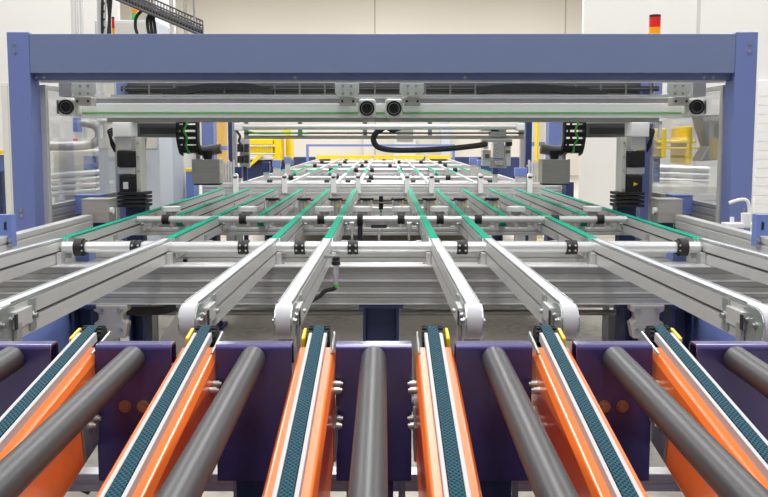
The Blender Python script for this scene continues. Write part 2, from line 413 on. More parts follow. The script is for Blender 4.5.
for i, (yy, hh) in enumerate(((9.5, .09), (10.9, .09), (12.6, .09), (14.6, .1), (17.0, .1), (19.8, .1))):
    cross_beam(yy, .09, zb-.001, hh, -1.9, 1.9, [.045], ['first', 'second', 'third', 'fourth', 'fifth', 'last'][i]+' aluminium cross beam beyond the stop posts')

zl = zb-.192
leg(CX, 4.0, zl, 'navy steel leg under the centre of the front beam')
leg(-1.50, 3.985, zl, 'navy steel leg under the left end of the front beam', .11)
leg(1.49, 3.985, zl, 'navy steel leg under the right end of the front beam', .11)
for yy, nm in ((6.3, 'middle'), (9.5, 'rear'), (12.6, 'farther'), (17.0, 'farthest')):
    for s_ in (-1, 1): leg(s_*1.36, yy, zb-.092, f'navy steel leg under the bed, {nm} one on the {side(s_)}', .1)
for s_ in (-1, 1):
    leg(s_*1.98, 9.05, ZR-.121, f'navy steel leg under the {side(s_)} end of the pale cross bridge', .1)
for s_ in (-1, 1):
    leg(s_*1.5, 4.85, zb-.092, f'navy steel leg under the {side(s_)} of the first green rails', .1)
# blue side sills running towards the camera under the near rails
for s_ in (-1, 1):
    t = thing('side_sill', f'blue painted side sill running forward low on the {side(s_)}', 'sill', (s_*1.58, 3.2, 0))
    MB().box((s_*1.57, 2.3, .26), (s_*1.69, 4.05, zl-.035)).build('sill_beam', 'blue', t, .004)
    MB().box((s_*1.58, 2.35, 0), (s_*1.68, 2.47, .26)).build('sill_foot', 'blue', t, .004)
    MB().box((s_*1.58, 3.70, 0), (s_*1.68, 3.82, .26)).build('sill_foot', 'blue', t, .004)

# ---------------------------------------------------------------- cross shafts
def shaft(y, z, r, xa, xb, coup, label, blocks=(), mat_='chrome', cr=1.35, cw=.05):
    t = thing('cross_shaft', label, 'shaft', ((xa+xb)/2, y, z))
    MB().cyl((xa, y, z), (xb, y, z), r, n=28).build('shaft_tube', 'alu_bright', t)
    for c in coup:
        x = (c-384)/F*(y*math.cos(PITCH)-(z-CAMZ)*math.sin(PITCH)) if c > 10 else c
        q = MB()
        q.cyl((x-cw*.46, y, z), (x-cw*.06, y, z), r*cr, n=24); q.cyl((x+cw*.06, y, z), (x+cw*.46, y, z), r*cr, n=24); q.cyl((x-cw*.1, y, z), (x+cw*.1, y, z), r*cr*.9, n=24)
        cc = q.build('coupling', 'black', t)
        if r > .025:
            for dx in (-.26*cw, .26*cw):
                for th in (-1.9, -1.2): MB().bolt((x+dx, y+math.sin(th)*r*cr*.98, z+math.cos(th)*r*cr*.98), (0, math.sin(th), math.cos(th)), .004, .005).build('bolt', 'steel', cc)
    for s_ in (-1, 1):
        xe = xa if s_ < 0 else xb
        MB().cyl((xe, y, z), (xe+s_*.025, y, z), r*.55, n=18).build('shaft_end', 'steel', t)
    return t
sy, sz = 4.03, CAMZ-.550
sh = shaft(sy, sz, .028, CX-1.615, CX+1.615, (81, 137, 244, 300, 353, 462, 571, 681), 'thick bright cross shaft with black couplings nearest the camera', cr=1.32, cw=.058)
# support blocks for the near shaft
for s_ in (-1, 1):
    x = CX+s_*1.53
    t = thing('bearing_block', f'blue bearing block holding the near shaft at its {side(s_)} end', 'bearing', (x, 4.1, zb))
    MB().box((x-.035, 4.06, zb), (x+.035, 4.16, sz+.01)).build('block', 'blue', t, .003)
    MB().ring((x-.02, sy, sz), (x+.02, sy, sz), .045, .0282).build('bearing_collar', 'black', t)
# slim shaft a little behind, dark couplings
shaft(5.28, CAMZ-.534, .022, CX-1.62, CX+1.62, (166, 243, 321, 401, 440, 478, 555, 600), 'slim bright cross shaft between the two runs of green rails', cr=1.45, cw=.05)
shaft(10.1, CAMZ-.555, .024, CX-1.62, CX+1.62, (270, 327, 348, 369, 413, 437, 490), 'first far cross shaft beyond the stop posts', cr=1.7, cw=.07)
shaft(11.4, CAMZ-.555, .022, CX-1.62, CX+1.62, (291, 337, 371, 423, 448, 480), 'second far cross shaft beyond the stop posts', cr=1.7, cw=.07)
shaft(14.2, CAMZ-.555, .024, CX-1.62, CX+1.62, (305, 331, 356, 372, 400, 430, 455), 'third far cross shaft beyond the stop posts', cr=1.7, cw=.08)
shaft(16.5, CAMZ-.555, .024, CX-1.62, CX+1.62, (315, 340, 362, 390, 411, 445), 'fourth far cross shaft beyond the stop posts', cr=1.7, cw=.08)
shaft(19.0, CAMZ-.555, .024, CX-1.62, CX+1.62, (322, 345, 366, 399, 421, 440), 'farthest cross shaft near the yellow bar', cr=1.7, cw=.09)
# toothed wheel hanging on the second shaft
t = thing('timing_pulley', 'tall black belt drive hanging from the slim shaft near the centre', 'pulley', P(360, 222, 5.26))
x = P(360, 222, 5.26).x; z2 = CAMZ-.534
q = MB().ring((x-.019, 5.28, z2), (x+.019, 5.28, z2), .042, .0225); q.build('drive_wheel', 'black', t)
MB().box((x-.016, 5.25, z2-.15), (x+.016, 5.31, z2-.04)).build('belt_run', 'rubber', t, .003)
MB().cyl((x-.019, 5.28, z2-.15), (x+.019, 5.28, z2-.15), .03).build('idler', 'black', t)

# white pads and cylinder motors between the rails
for k in (.5, 1.5, 3.5, 5.5):
    for s_ in (-1, 1):
        x = CX+s_*k*U
        nm = {.5: 'innermost', 1.5: 'second', 3.5: 'third', 5.5: 'outermost'}[k]
        t = thing('support_pad', f'round white glass support pad on a post, {nm} on the {side(s_)}', 'pad', (x, 5.72, zb), 'white support pads')
        MB().cyl((x, 5.72, ZR-.004), (x, 5.72, ZR+.026), .066, n=28).build('pad', 'white', t, .003)
        MB().cyl((x, 5.72, ZR-.03), (x, 5.72, ZR+.002), .035, n=20).build('collar', 'steel', t)
        MB().cyl((x, 5.72, zb-.05), (x, 5.72, ZR-.03), .016, n=14).build('stem', 'chrome', t)
        MB().box((x-.04, 5.65, zb-.055), (x+.04, 5.79, zb-.05)).build('base_plate', 'alu', t)
for k in (.5, 1.5, 2.5, 3.5):
    for s_ in (-1, 1):
        x = CX+s_*k*U; y = 7.0
        nm = {.5: 'innermost', 1.5: 'second', 2.5: 'third', 3.5: 'outermost'}[k]
        t = thing('lift_motor', f'grey lift motor with black top between the green rails, {nm} on the {side(s_)}', 'motor', (x, y, zb-.16), 'lift motors between the green rails')
        MB().cbox((x, y, ZR-.11), (.10, .10, .17)).build('motor_body', 'alu', t, .006)
        q = MB()
        for dx in (-.03, 0, .03): q.cbox((x+dx, y-.052, ZR-.11), (.008, .006, .16))
        q.build('cooling_rib', 'alu_dark', t)
        q = MB().cyl((x, y, ZR-.025), (x, y, ZR-.005), .062, n=22); q.cyl((x, y, ZR-.04), (x, y, ZR-.025), .045, n=22); q.build('motor_cap', 'black', t)
        MB().cbox((x+.025, y-.056, ZR-.07), (.016, .003, .03)).build('warning_tag', 'yellow', t)
        if k < 2: MB().cbox((x-.03, y-.056, ZR-.10), (.014, .003, .016)).build('red_button', 'red_lens', t)
        MB().box((x-.07, y-.06, zb-.096), (x+.07, y+.06, zb-.081)).build('mount_plate', 'alu_dark', t)
tray = thing('motor_tray', 'aluminium tray carrying the row of lift motors', 'tray', (CX, 6.8, zb-.11))
MB().box((-1.7, 6.35, zb-.106), (1.7, 7.25, zb-.096)).build('tray_sheet', 'alu_dark', tray)
for (y0_, y1_, nm) in ((4.5, 5.6, 'first'), (7.4, 8.9, 'second'), (9.6, 19.8, 'long far')):
    tag(MB().box((-1.7, y0_, zb-.125), (1.7, y1_, zb-.102)).build('under_tray', 'tray_grey', None, .002), f'dull aluminium tray sheet under the rails, {nm} one', 'tray')
# small clutter: clamps on the centre of the bed
for i, (px, py, Y) in enumerate(((381, 199, 6.6), (381, 206, 6.2), (352, 226, 5.0), (379, 226, 5.0), (409, 226, 5.0))):
    p = P(px, py, Y); t = thing('bed_sensor', ['tiny black sensor on the bed centre line, far one', 'tiny black sensor on the bed centre line, nearer one',
        'small chrome fitting left of the centre line behind the first shaft', 'flat black sensor on the centre line behind the first shaft', 'small chrome fitting right of the centre line behind the first shaft'][i], 'sensor', p)
    MB().cbox(p, (.035 if i < 2 else .10 if i == 3 else .03, .04, .05 if i != 3 else .022)).build('sensor_body', 'black' if i in (0, 1, 3) else 'chrome', t, .003)
    MB().cyl((p.x, p.y, zb-.09), (p.x, p.y, p.z-.02), .008, n=10).build('stem', 'chrome', t)
    if i == 1: MB().cbox((p.x, p.y-.02, p.z-.04), (.02, .01, .015)).build('status_light', 'green', t)

# sensor with cable by the inner left rail
p = P(336, 258, 3.55)
t = thing('proximity_sensor', 'upright chrome sensor with black cap and cable beside the innermost left rail', 'sensor', p)
b_ = P(336, 284, 3.55)
MB().cyl(P(336, 264, 3.55), b_, .013, .011).build('barrel', 'chrome', t)
q = MB().cyl(P(336, 257, 3.55), P(336, 260.5, 3.55), .017); q.cyl(P(336, 261.5, 3.55), P(336, 265, 3.55), .019); q.build('sensor_cap', 'black', t)
MB().cyl(b_, P(336, 288, 3.55), .010).build('cable_gland', 'green', t)
MB().tube([P(336, 287, 3.55), P(333, 289, 3.55), P(325, 291, 3.56), P(320, 296, 3.58), P(310, 302, 3.62), P(298, 312, 3.7)], .010).build('cable', 'rubber', t)
MB().box(Vector((-.266, 3.54, P(336, 258, 3.55).z)), Vector((PX(337, 3.55), 3.56, P(336, 255, 3.55).z))).build('mount_arm', 'zinc', t)

# ---------------------------------------------------------------- foreground tilting table
XA = -.022
ARM_S = .165
arm_end = Vector((0, 2.15, CAMZ-.499))
th = math.atan(ARM_S)
for i, k in enumerate((-2.5, -1.5, -.5, .5, 1.5, 2.5)):
    x = XA + k*.305
    s_ = 1 if k > 0 else -1
    nm = {.5: 'innermost', 1.5: 'middle', 2.5: 'outermost'}[abs(k)]
    t = thing('transfer_conveyor', f'orange transfer arm with teal grip belt, {nm} of the three on the {side(s_)}', 'conveyor arm', (x, 2.15, CAMZ-.80), 'orange belt arms')
    R = Matrix.Translation((x, arm_end.y, arm_end.z)) @ Matrix.Rotation(th, 4, 'X')
    # local: y runs from 0 (far end) to -1.25 (towards camera); z up; belt top at z = 0
    L_ = -1.30
    body = MB()
    out = [(-.043, -.022), (.043, -.022), (.051, -.040), (.051, -.255), (-.051, -.255), (-.051, -.040)]
    body.prism(out, 'Y', -.115, L_)
    for v in range(0): pass
    o = body.build('arm_beam', 'orange', t, .004); o.matrix_basis = R
    for dx in (-.0195, .0195):
        o = MB().box((dx-.0045, -.070, -.026), (dx+.0045, L_, -.001)).build('guide_strip', 'guide', t, .0015); o.matrix_basis = R
    g = MB()
    belt_loop(g, 0, .036, 0, 0, 0, .03) if False else None
    pts = [(L_, 0), (-.03, 0)]; inn = [(L_, -.006), (-.03, -.006)]
    for j in range(1, 11):
        a_ = PI*j/10; pts.append((-.03+math.sin(a_)*.03, -.03+math.cos(a_)*.03)); inn.append((-.03+math.sin(a_)*.024, -.03+math.cos(a_)*.024))
    pts.append((-.115, -.06)); inn.append((-.115, -.054))
    g.prism(pts + list(reversed(inn)), 'X', -.0138, .0138)
    o = g.build('grip_belt', 'grip', t); o.matrix_basis = R
    za = arm_end.z - ARM_S*.60 - .262
    MB().box((x-.035, 1.50, .26), (x+.035, 1.60, za)).build('pedestal', 'navy', t, .003)
    # sprocket pair
    g = MB()
    for dx in (-.0215, .0215):
        g.cyl((dx-.006, -.03, -.032), (dx+.006, -.03, -.032), .027, n=20)
        for j in range(14):
            a_ = 2*PI*j/14; cy = -.03+math.cos(a_)*.029; cz = -.032+math.sin(a_)*.029
            g.cyl((dx-.006, cy, cz), (dx+.006, cy, cz), .0032, n=6)
    g.cyl((-.017, -.03, -.03), (.017, -.03, -.03), .0235, n=20)
    o = g.build('sprocket', 'black', t); o.matrix_basis = R
    g = MB().cyl((-s_*.040, -.035, -.045), (-s_*.046, -.035, -.045), .030, n=6) if False else MB().box((s_*.033, -.095, -.085), (s_*.043, -.022, -.006))
    o = g.build('yellow_guard', 'yellow_knob', t, .006); o.matrix_basis = R
    o['label'] = 'yellow plastic guard tab'
    g = MB().box((-s_*.037, -.16, -.085), (-s_*.044, -.02, -.018))
    o = g.build('bearing_plate', 'zinc', t, .004); o.matrix_basis = R
    g = MB().box((-.036, -.13, -.11), (.036, -.075, -.062)); o = g.build('sprocket_fork', 'alu_dark', t); o.matrix_basis = R
    for (yy, zz) in ((-.20, -.085), (-.235, -.085), (-.22, -.17), (-.255, -.17)):
        g = MB().cyl((-s_*.051, yy, zz), (-s_*.066, yy, zz), .009, n=14); g.cyl((-s_*.066, yy, zz), (-s_*.071, yy, zz), .006, n=6)
        o = g.build('bolt', 'steel', t); o.matrix_basis = R
    g = MB().box((-s_*.051, -.30, -.245), (-s_*.057, -.19, -.15)); o = g.build('side_bracket', 'zinc', t, .004); o.matrix_basis = R

# purple roller brackets and grey rollers
XP = -.026
ztp = CAMZ-.521
for k in range(-3, 4):
    x = XP + k*.305
    pos = {0: 'centre', 1: 'first right of centre', 2: 'second right of centre', 3: 'far right', -1: 'first left of centre', -2: 'second left of centre', -3: 'far left'}[k]
    t = thing('roller_bracket', f'purple folded steel bracket behind a roller, {pos}', 'bracket', (x, 1.99, 0), 'purple roller brackets')
    hw = .0965
    # folded sheet: front face, rounded top and short rear flange
    out = [(1.985, ztp-.355), (1.985, ztp-.012)]
    for j in range(1, 6): a_ = PI/2*j/5; out.append((1.997-math.cos(a_)*.012, ztp-.012+math.sin(a_)*.012))
    for j in range(0, 6): a_ = PI/2*j/5; out.append((2.028+math.sin(a_)*.012, ztp-.012+math.cos(a_)*.012))
    out += [(2.040, ztp-.060), (2.034, ztp-.060), (2.034, ztp-.012), (2.026, ztp-.006), (1.998, ztp-.006), (1.991, ztp-.012), (1.991, ztp-.355)]
    MB().prism(out, 'X', x-hw, x+hw).build('folded_plate', 'purple', t, .001)
    MB().box((x-.05, 1.992, 0), (x+.05, 2.05, ztp-.12)).build('back_stay', 'navy', t, .002)
    if abs(k) == 2:
        for dx in (-.030, .016):
            bo = MB().bolt((x+dx+.007, 1.985, ztp-.158), (0, -1, 0), .011, .009).build('bolt', 'rustbolt', t); bo['label'] = 'brown hexagon bolt'
    # roller
    z0 = ztp-.0335
    r_ = .0325
    a3 = Vector((x, 1.984, z0)); b3 = Vector((x, .70, z0-.03*1.28))
    t = thing('grey_roller', f'long dark grey roller running towards the camera, {pos}', 'roller', tuple(a3), 'long grey rollers')
    MB().cyl(a3+Vector((0, -.004, 0)), b3, r_, n=40).build('roller_tube', 'roller', t)
    MB().cyl(a3, a3+Vector((0, .03, 0)), .011, n=14).build('axle_pin', 'steel', t)
# front cross tube low down behind brackets
t = thing('base_rail', 'pale aluminium base rail running across below the purple brackets', 'rail', (0, 2.2, 0))
MB().prism(slotted(.05, .05, [.025], .006, .008, 2.12, CAMZ-.905), 'X', -1.3, 1.3).build('rail_profile', 'alu_bright', t, .003)
for sx in (-1.2, -.18, .12, 1.2): MB().box((sx-.025, 2.10, 0), (sx+.025, 2.14, CAMZ-.955)).build('foot', 'alu', t)
t = thing('bounce_blocker', 'added dark sheet under the tilting table that blocks floor bounce light', 'base', (0, 1.3, 0))  # added sheet, keeps light bounced off the floor from the purple brackets
MB().box((-1.25, .3, .22), (1.25, 1.9, .26)).build('blocker_sheet', 'navy', t, .003)
for sx in (-1.1, 1.1):
    for yy in (.4, 1.7): MB().box((sx-.04, yy, 0), (sx+.04, yy+.08, .22)).build('blocker_foot', 'navy', t)
# chrome fittings between brackets
for i, (k, s_) in enumerate(((-2.5, 1), (-1.5, -1), (-.5, -1), (.5, 1), (1.5, 1), (2.5, -1))):
    x = XA + k*.305 - (1 if k > 0 else -1)*.082; y = 2.085; z = ztp-.04
    nm = {.5: 'innermost', 1.5: 'middle', 2.5: 'outermost'}[abs(k)]
    t = thing('shaft_coupling', f'chrome coupling beside the end of the {nm} {side(k)} orange arm', 'coupling', (x, y, z), 'chrome couplings beside the arms')
    q = MB().cyl((x-.028, y, z), (x+.012, y, z), .010, n=16); q.build('pin', 'chrome', t)
    MB().cyl((x-.014, y, z), (x-.004, y, z), .020, n=20).build('flange', 'chrome', t)
    MB().box((x-.009, y+.0, 0), (x+.009, y+.03, z-.01)).build('stay', 'steel', t)
# torque tube between arms, black
t = thing('torque_tube', 'dark round drive tube crossing behind the purple brackets', 'tube', (0, 2.22, ztp-.2))
MB().cyl((-1.25, 2.24, ztp-.24), (1.25, 2.24, ztp-.24), .022, n=20).build('tube', 'navy', t)
for k in (-2.5, -1.5, -.5, .5, 1.5, 2.5):
    x = XA+k*.305 - (1 if k > 0 else -1)*.075
    MB().cyl((x-.012, 2.24, ztp-.24), (x+.012, 2.24, ztp-.24), .045, n=26).build('drive_wheel', 'alu', t)
for sx in (-1.22, 1.22): MB().box((sx-.03, 2.22, 0), (sx+.03, 2.26, ztp-.24)).build('stand', 'navy', t)

# ---------------------------------------------------------------- things below the front beam
def cast_bracket(x, y, w_, zt, zbm, label):
    t = thing('cast_bracket', label, 'bracket', (x, y, zbm))
    h = zt-zbm
    out = [(x-w_/2, zt), (x+w_/2, zt), (x+w_/2, zt-h*.18), (x+w_*.36, zt-h*.25), (x+w_*.36, zt-h*.45), (x+w_/2, zt-h*.55), (x+w_*.40, zbm), (x-w_*.40, zbm), (x-w_/2, zt-h*.55), (x-w_*.36, zt-h*.45), (x-w_*.36, zt-h*.25), (x-w_/2, zt-h*.18)]
    MB().prism(out, 'Y', y-.03, y+.03).build('bracket_body', 'steel', t, .006)
    for dx in (-.28, .28):
        for dz in (.15, .75): MB().bolt((x+dx*w_, y-.03, zt-dz*h), (0, -1, 0), .010, .012).build('bolt', 'bolt', t)
    MB().box((x-w_*.18, y-.012, 0), (x+w_*.18, y+.012, zbm)).build('stay', 'steel', t)
cast_bracket(P(114, 320, 3.95).x, 3.93, .17, zl, zl-.17, 'grey cast bracket hanging under the left of the front beam')
cast_bracket(P(644, 320, 3.95).x, 3.93, .17, zl, zl-.17, 'grey cast bracket hanging under the right of the front beam')
t = thing('steel_hopper', 'sloping sheet steel chute beside the second left white rail', 'chute', P(172, 325, 3.2))
q = MB(); pa = P(183, 305, 3.2); pb = P(152, 352, 3.2); pc = P(194, 352, 3.2)
q.prism([(pa.x, pa.z), (pb.x, pb.z), (pc.x, pc.z), (P(194, 305, 3.2).x, pa.z)], 'Y', 3.18, 3.30); q.build('sheet', 'steel', t, .003)
MB().box((pb.x+.02, 3.2, 0), (pb.x+.05, 3.28, pb.z)).build('foot', 'steel', t)
MB().box((pc.x-.05, 3.2, 0), (pc.x-.02, 3.28, pb.z)).build('foot', 'steel', t)
for i, (py, Y, r_, lb, mt) in enumerate(((312.5, 5.02, .018, 'grey conduit pipe crossing behind the centre leg', 'alu_dark'), (305.5, 5.15, .014, 'pale pipe crossing just under the front beam', 'alu_bright'))):
    p = P(120, py, Y); t = thing('conduit_pipe', lb, 'pipe', p)
    MB().cyl((-1.55, Y, p.z), (1.5, Y, p.z), r_, n=16).build('pipe', mt, t)
    for sx in (-1.5, 1.45): MB().box((sx-.02, Y-.012, 0), (sx+.02, Y+.012, p.z)).build('pipe_stand', 'alu_dark', t)
t = thing('cable_bundle', 'bundle of thick black cables sagging under the left of the front beam', 'cables', P(130, 308, 4.3))
for j in range(5):
    q = MB().tube([P(104, 302+j*.6, 4.2+.02*j), P(114, 307+j*1.2, 4.25), P(135, 307+j*1.7, 4.3+.02*j), P(165, 306+j*1.5, 4.3), P(184, 301+j*.7, 4.25)], .010); q.build('cable', 'rubber', t)
for px in (106, 182):
    p = P(px, 303, 4.3); MB().box((p.x-.012, 4.22, p.z-.01), (p.x+.012, 4.41, p.z+.01)).build('cable_clip', 'alu_dark', t); MB().box((p.x-.012, 4.39, p.z-.01), (p.x+.012, 4.41, zb-.03)).build('clip_arm', 'alu_dark', t)
t = thing('air_hose', 'black hose lying low behind the purple brackets at the bottom left', 'hose', P(60, 490, 2.3))
MB().tube([P(58, 493, 2.3), P(68, 488, 2.3), P(78, 487, 2.3), P(90, 492, 2.3)], .010).build('hose', 'rubber', t)

# ---------------------------------------------------------------- blue gate
GY = 5.0
t = thing('portal_gate', 'big slate blue portal frame spanning the conveyor bed', 'gate', (0, GY, 0))
def X(px, Y=GY): return (px-384)/F*(Y*math.cos(PITCH)+.02)
ztop = P(384, 31.8, GY).z; zbt = P(384, 33.6, GY).z; zbb = P(384, 73, GY).z; zlip = P(384, 80.5, GY+.08).z
xo = 2.315; GC = -.010
for s_ in (-1, 1):
    po = MB().box((GC+s_*xo, GY, 0), (GC+s_*(xo-.135), GY+.14, ztop)).build('post', 'gate', t, .004)
    for py in (44, 52, 210, 216): MB().bolt((GC+s_*(xo-.05), GY, P(21, py, GY).z), (0, -1, 0), .008, .007).build('bolt', 'bolt', po)
    MB().box((GC+s_*(xo+.06), GY-.06, 0), (GC+s_*(xo-.24), GY+.14, .015)).build('foot_plate', 'gate_dark', t)
xin = xo-.135
MB().box((GC-xin, GY+.004, zbb), (GC+xin, GY+.14, zbt)).build('top_beam', 'beam_sheen', t, .004)
lp = MB().box((GC-xin, GY+.055, zlip), (GC+xin, GY+.14, zbb)).build('lower_lip', 'gate_dark', t, .003)
for px in (36, 44, 295, 465, 704, 713): MB().bolt((X(px), GY+.055, P(0, 77.5, GY+.05).z), (0, -1, 0), .007, .006).build('bolt', 'bolt', lp)
MB().box((GC-xin+.03, GY+.075, zlip-.012), (GC+xin-.03, GY+.135, zlip)).build('seal_profile', 'alu_bright', t)

# transparent side guards behind each post
for s_ in (-1, 1):
    x = s_*2.18
    t = thing('side_guard', f'clear guard panel in an aluminium frame on the {side(s_)} side of the gate', 'guard', (x, 5.6, 1.0))
    y0, y1 = 5.15, 6.55; z0 = CAMZ-.43
    zt = zlip-.02
    MB().box((x-.02, y0, .0), (x+.02, y0+.04, zt)).build('front_upright', 'alu', t, .003)
    MB().box((x-.02, y1, .0), (x+.02, y1+.04, zt)).build('rear_upright', 'alu', t, .003)
    MB().prism(slotted(.04, .12, [.03, .08], .006, .010, x, z0), 'Y', y0+.04, y1).build('bottom_rail', 'alu_dark', t, .002)
    MB().box((x-.015, y0+.04, zt-.03), (x+.015, y1, zt)).build('top_rail', 'alu', t, .002)
    MB().box((x-.003, y0+.04, z0), (x+.003, y1, zt-.03)).build('clear_sheet', 'sheet', t)

# side aluminium frame rails with boxes
for s_ in (-1, 1):
    x = s_*1.95
    t = thing('side_frame_rail', f'grooved aluminium side rail beside the outermost {side(s_)} belt rail', 'rail', (x, 4.2, 0))
    MB().prism(slotted(.06, .125, [.035, .09], .008, .012, x, CAMZ-.50), 'Y', 3.0, 5.25).build('rail_profile', 'alu', t, .002)
    for yy in (3.3, 5.1): MB().box((x-.03, yy, 0), (x+.03, yy+.08, CAMZ-.625)).build('foot', 'navy', t, .002)
    t = thing('corner_plate', f'blue slotted corner plate at the {side(s_)} edge of the frame', 'plate', (s_*2.1, 4.05, 0))
    zt = P(0, 214.5, 4.05).z; zq = P(0, 236, 4.05).z
    MB().box((s_*1.90, 4.05, zq), (s_*2.35, 4.075, zt)).build('face_plate', 'blue', t, .003)
    MB().box((s_*1.895, 4.045, P(0, 247, 4.05).z), (s_*1.915, 4.10, zt)).build('edge_flange', 'blue', t, .003)
    xx = s_*(1.90+.028); z_ = P(0, 226, 4.05).z
    MB().box((xx-.006, 4.047, z_-.02), (xx+.006, 4.0495, z_+.02)).build('slot_insert', 'black', t)
    MB().box((s_*2.1, 4.06, 0), (s_*2.2, 4.12, zq+.02)).build('post', 'blue', t)
    for py in (240, 246): MB().bolt((s_*1.905, 4.045, P(0, py, 4.05).z), (0, -1, 0), .008, .006).build('bolt', 'bolt', t)
    # junction box
    Y = 5.30
    if s_ < 0: bx0, bx1, sx0, sx1 = 82, 108, 75, 100
    else: bx0, bx1, sx0, sx1 = 658, 683, 673, 693
    a3 = P(bx0, 223, Y); b3 = P(bx1, 199.5, Y)
    t = thing('junction_box', f'brushed steel junction box by the {side(s_)} end of the side rail', 'box', (a3.x, Y, a3.z))
    MB().box((a3.x, Y, a3.z), (b3.x, Y+.16, b3.z)).build('box_body', 'steel', t, .004)
    MB().box((a3.x-.004, Y-.004, b3.z-.006), (b3.x+.004, Y+.165, b3.z+.002)).build('lid', 'steel', t)
    gx = b3.x if s_ < 0 else a3.x
    MB().cyl((gx, Y+.05, (a3.z+b3.z)/2), (gx-s_*.018, Y+.05, (a3.z+b3.z)/2), .022).build('cable_gland', 'white', t)
    MB().box((a3.x+.04, Y+.05, 0), (b3.x-.04, Y+.11, a3.z)).build('stand', 'navy', t)
    a3 = P(sx0, 214, Y+.28); b3 = P(sx1, 196, Y+.28)
    t = thing('blue_box', f'blue painted box behind the {side(s_)} steel junction box', 'box', (a3.x, Y+.28, a3.z))
    MB().box((a3.x, Y+.28, a3.z), (b3.x, Y+.44, b3.z)).build('box_body', 'blue', t, .003)
    MB().box((a3.x-.003, Y+.277, b3.z), (b3.x+.003, Y+.443, b3.z+.006)).build('lid', 'blue', t)
    MB().box((a3.x+.05, Y+.32, 0), (b3.x-.05, Y+.40, a3.z)).build('stand', 'navy', t)
# white bent nozzle on the right frame
t = thing('bent_nozzle', 'white bent tube nozzle on a small tub beside the right gate post', 'nozzle', P(745, 222, 4.7))
MB().tube([P(729, 203, 4.7), P(738, 200, 4.7), P(746, 200, 4.7), P(749, 206, 4.7), P(749.5, 222, 4.7)], .010).build('bent_tube', 'white', t)
q = MB().cyl(P(746, 226, 4.7), P(746, 213, 4.7), .028); q.build('tub', 'white', t)
q = MB().box(P(728, 228, 4.68), P(756, 222, 4.78)); q.build('base', 'white', t, .003)
MB().cyl(P(732, 222, 4.73), P(732, 217, 4.73), .012).build('knob', 'white', t)
MB().box((PX(742, 4.7)-.03, 4.70, 0), (PX(742, 4.7)+.03, 4.76, P(742, 227.5, 4.7).z)).build('stand', 'alu', t)

# ---------------------------------------------------------------- scanner bar and cameras
BY = 5.42
t = thing('scanner_bar', 'long pale aluminium scanner bar with a green stripe under the gate', 'beam', (0, BY, P(0, 118, BY).z))
xa = P(76, 100, BY).x; xb = P(690, 100, BY).x
zz = lambda py, Y=BY: P(384, py, Y).z
MB().box((xa, BY, zz(103.5)), (xb, BY+.10, zz(98))).build('upper_profile', 'alu_dark', t, .003)
MB().box((xa, BY-.012, zz(98.6)), (xb, BY+.10, zz(97))).build('top_lip', 'alu_bright', t)
MB().box((xa, BY-.03, zz(112.5)), (xb, BY+.10, zz(103.5))).build('front_profile', 'bar_white', t, .004)
MB().box((xa, BY-.034, zz(114)), (xb, BY+.08, zz(112.6))).build('green_stripe', 'stripe', t)
MB().box((xa, BY-.03, zz(118)), (xb, BY+.09, zz(114))).build('lower_profile', 'bar_white', t, .003)
MB().box((xa+.2, BY+.01, zz(122)), (xb-.2, BY+.08, zz(118))).build('underside_rail', 'alu_dark', t, .002)
for px in (85, 347, 412, 680):
    MB().box((PX(px-6, BY+.2), BY+.02, zz(97.2)), (PX(px+6, BY+.2), GY+.30, zz(83))).build('hanger', 'alu_dark', t)

def scanner(px, py, hw, hh, label, foot):
    Y = BY-.16
    c = P(px, py, Y); s = Y/F
    t = thing('scanner_camera', label, 'camera', c, 'scanner cameras on the bar')
    w2 = hw*s; h2 = hh*s
    MB().box((c.x-w2, Y, c.z-h2), (c.x+w2, Y+.128, c.z+h2)).build('housing', 'beige_grey', t, .018)
    q = MB().ring((c.x, Y-.014, c.z), (c.x, Y+.002, c.z), .049, .037, 30); q.build('lens_ring', 'black', t)
    MB().ring((c.x, Y-.008, c.z), (c.x, Y+.002, c.z), .037, .033, 30).build('inner_ring', 'alu_dark', t)
    MB().ring((c.x, Y-.010, c.z), (c.x, Y+.002, c.z), .033, .022, 30).build('inner_barrel', 'black', t)
    MB().cyl((c.x, Y-.003, c.z), (c.x, Y+.001, c.z), .023, n=24).build('lens', 'lens', t)
    if foot:
        MB().box((c.x-w2*.5, Y+.02, c.z-h2-.025), (c.x+w2*.8, Y+.12, c.z-h2)).build('base_bracket', 'alu_dark', t, .003)
    else:
        MB().box((c.x+(w2 if px > 384 else -w2-.006), Y-.004, c.z-h2*.8), (c.x+(w2+.006 if px > 384 else -w2), Y+.05, c.z+h2*.8)).build('side_cap', 'alu_dark', t, .002)
    return t
scanner(66.5, 107, 9.0, 8.5, 'grey scanner camera at the far left end of the bar', False)
scanner(367, 108.5, 8.8, 9.5, 'grey scanner camera left of the middle of the bar', True)
scanner(394, 108.5, 8.8, 9.5, 'grey scanner camera right of the middle of the bar', True)
scanner(696.5, 107, 9.0, 8.5, 'grey scanner camera at the far right end of the bar', False)
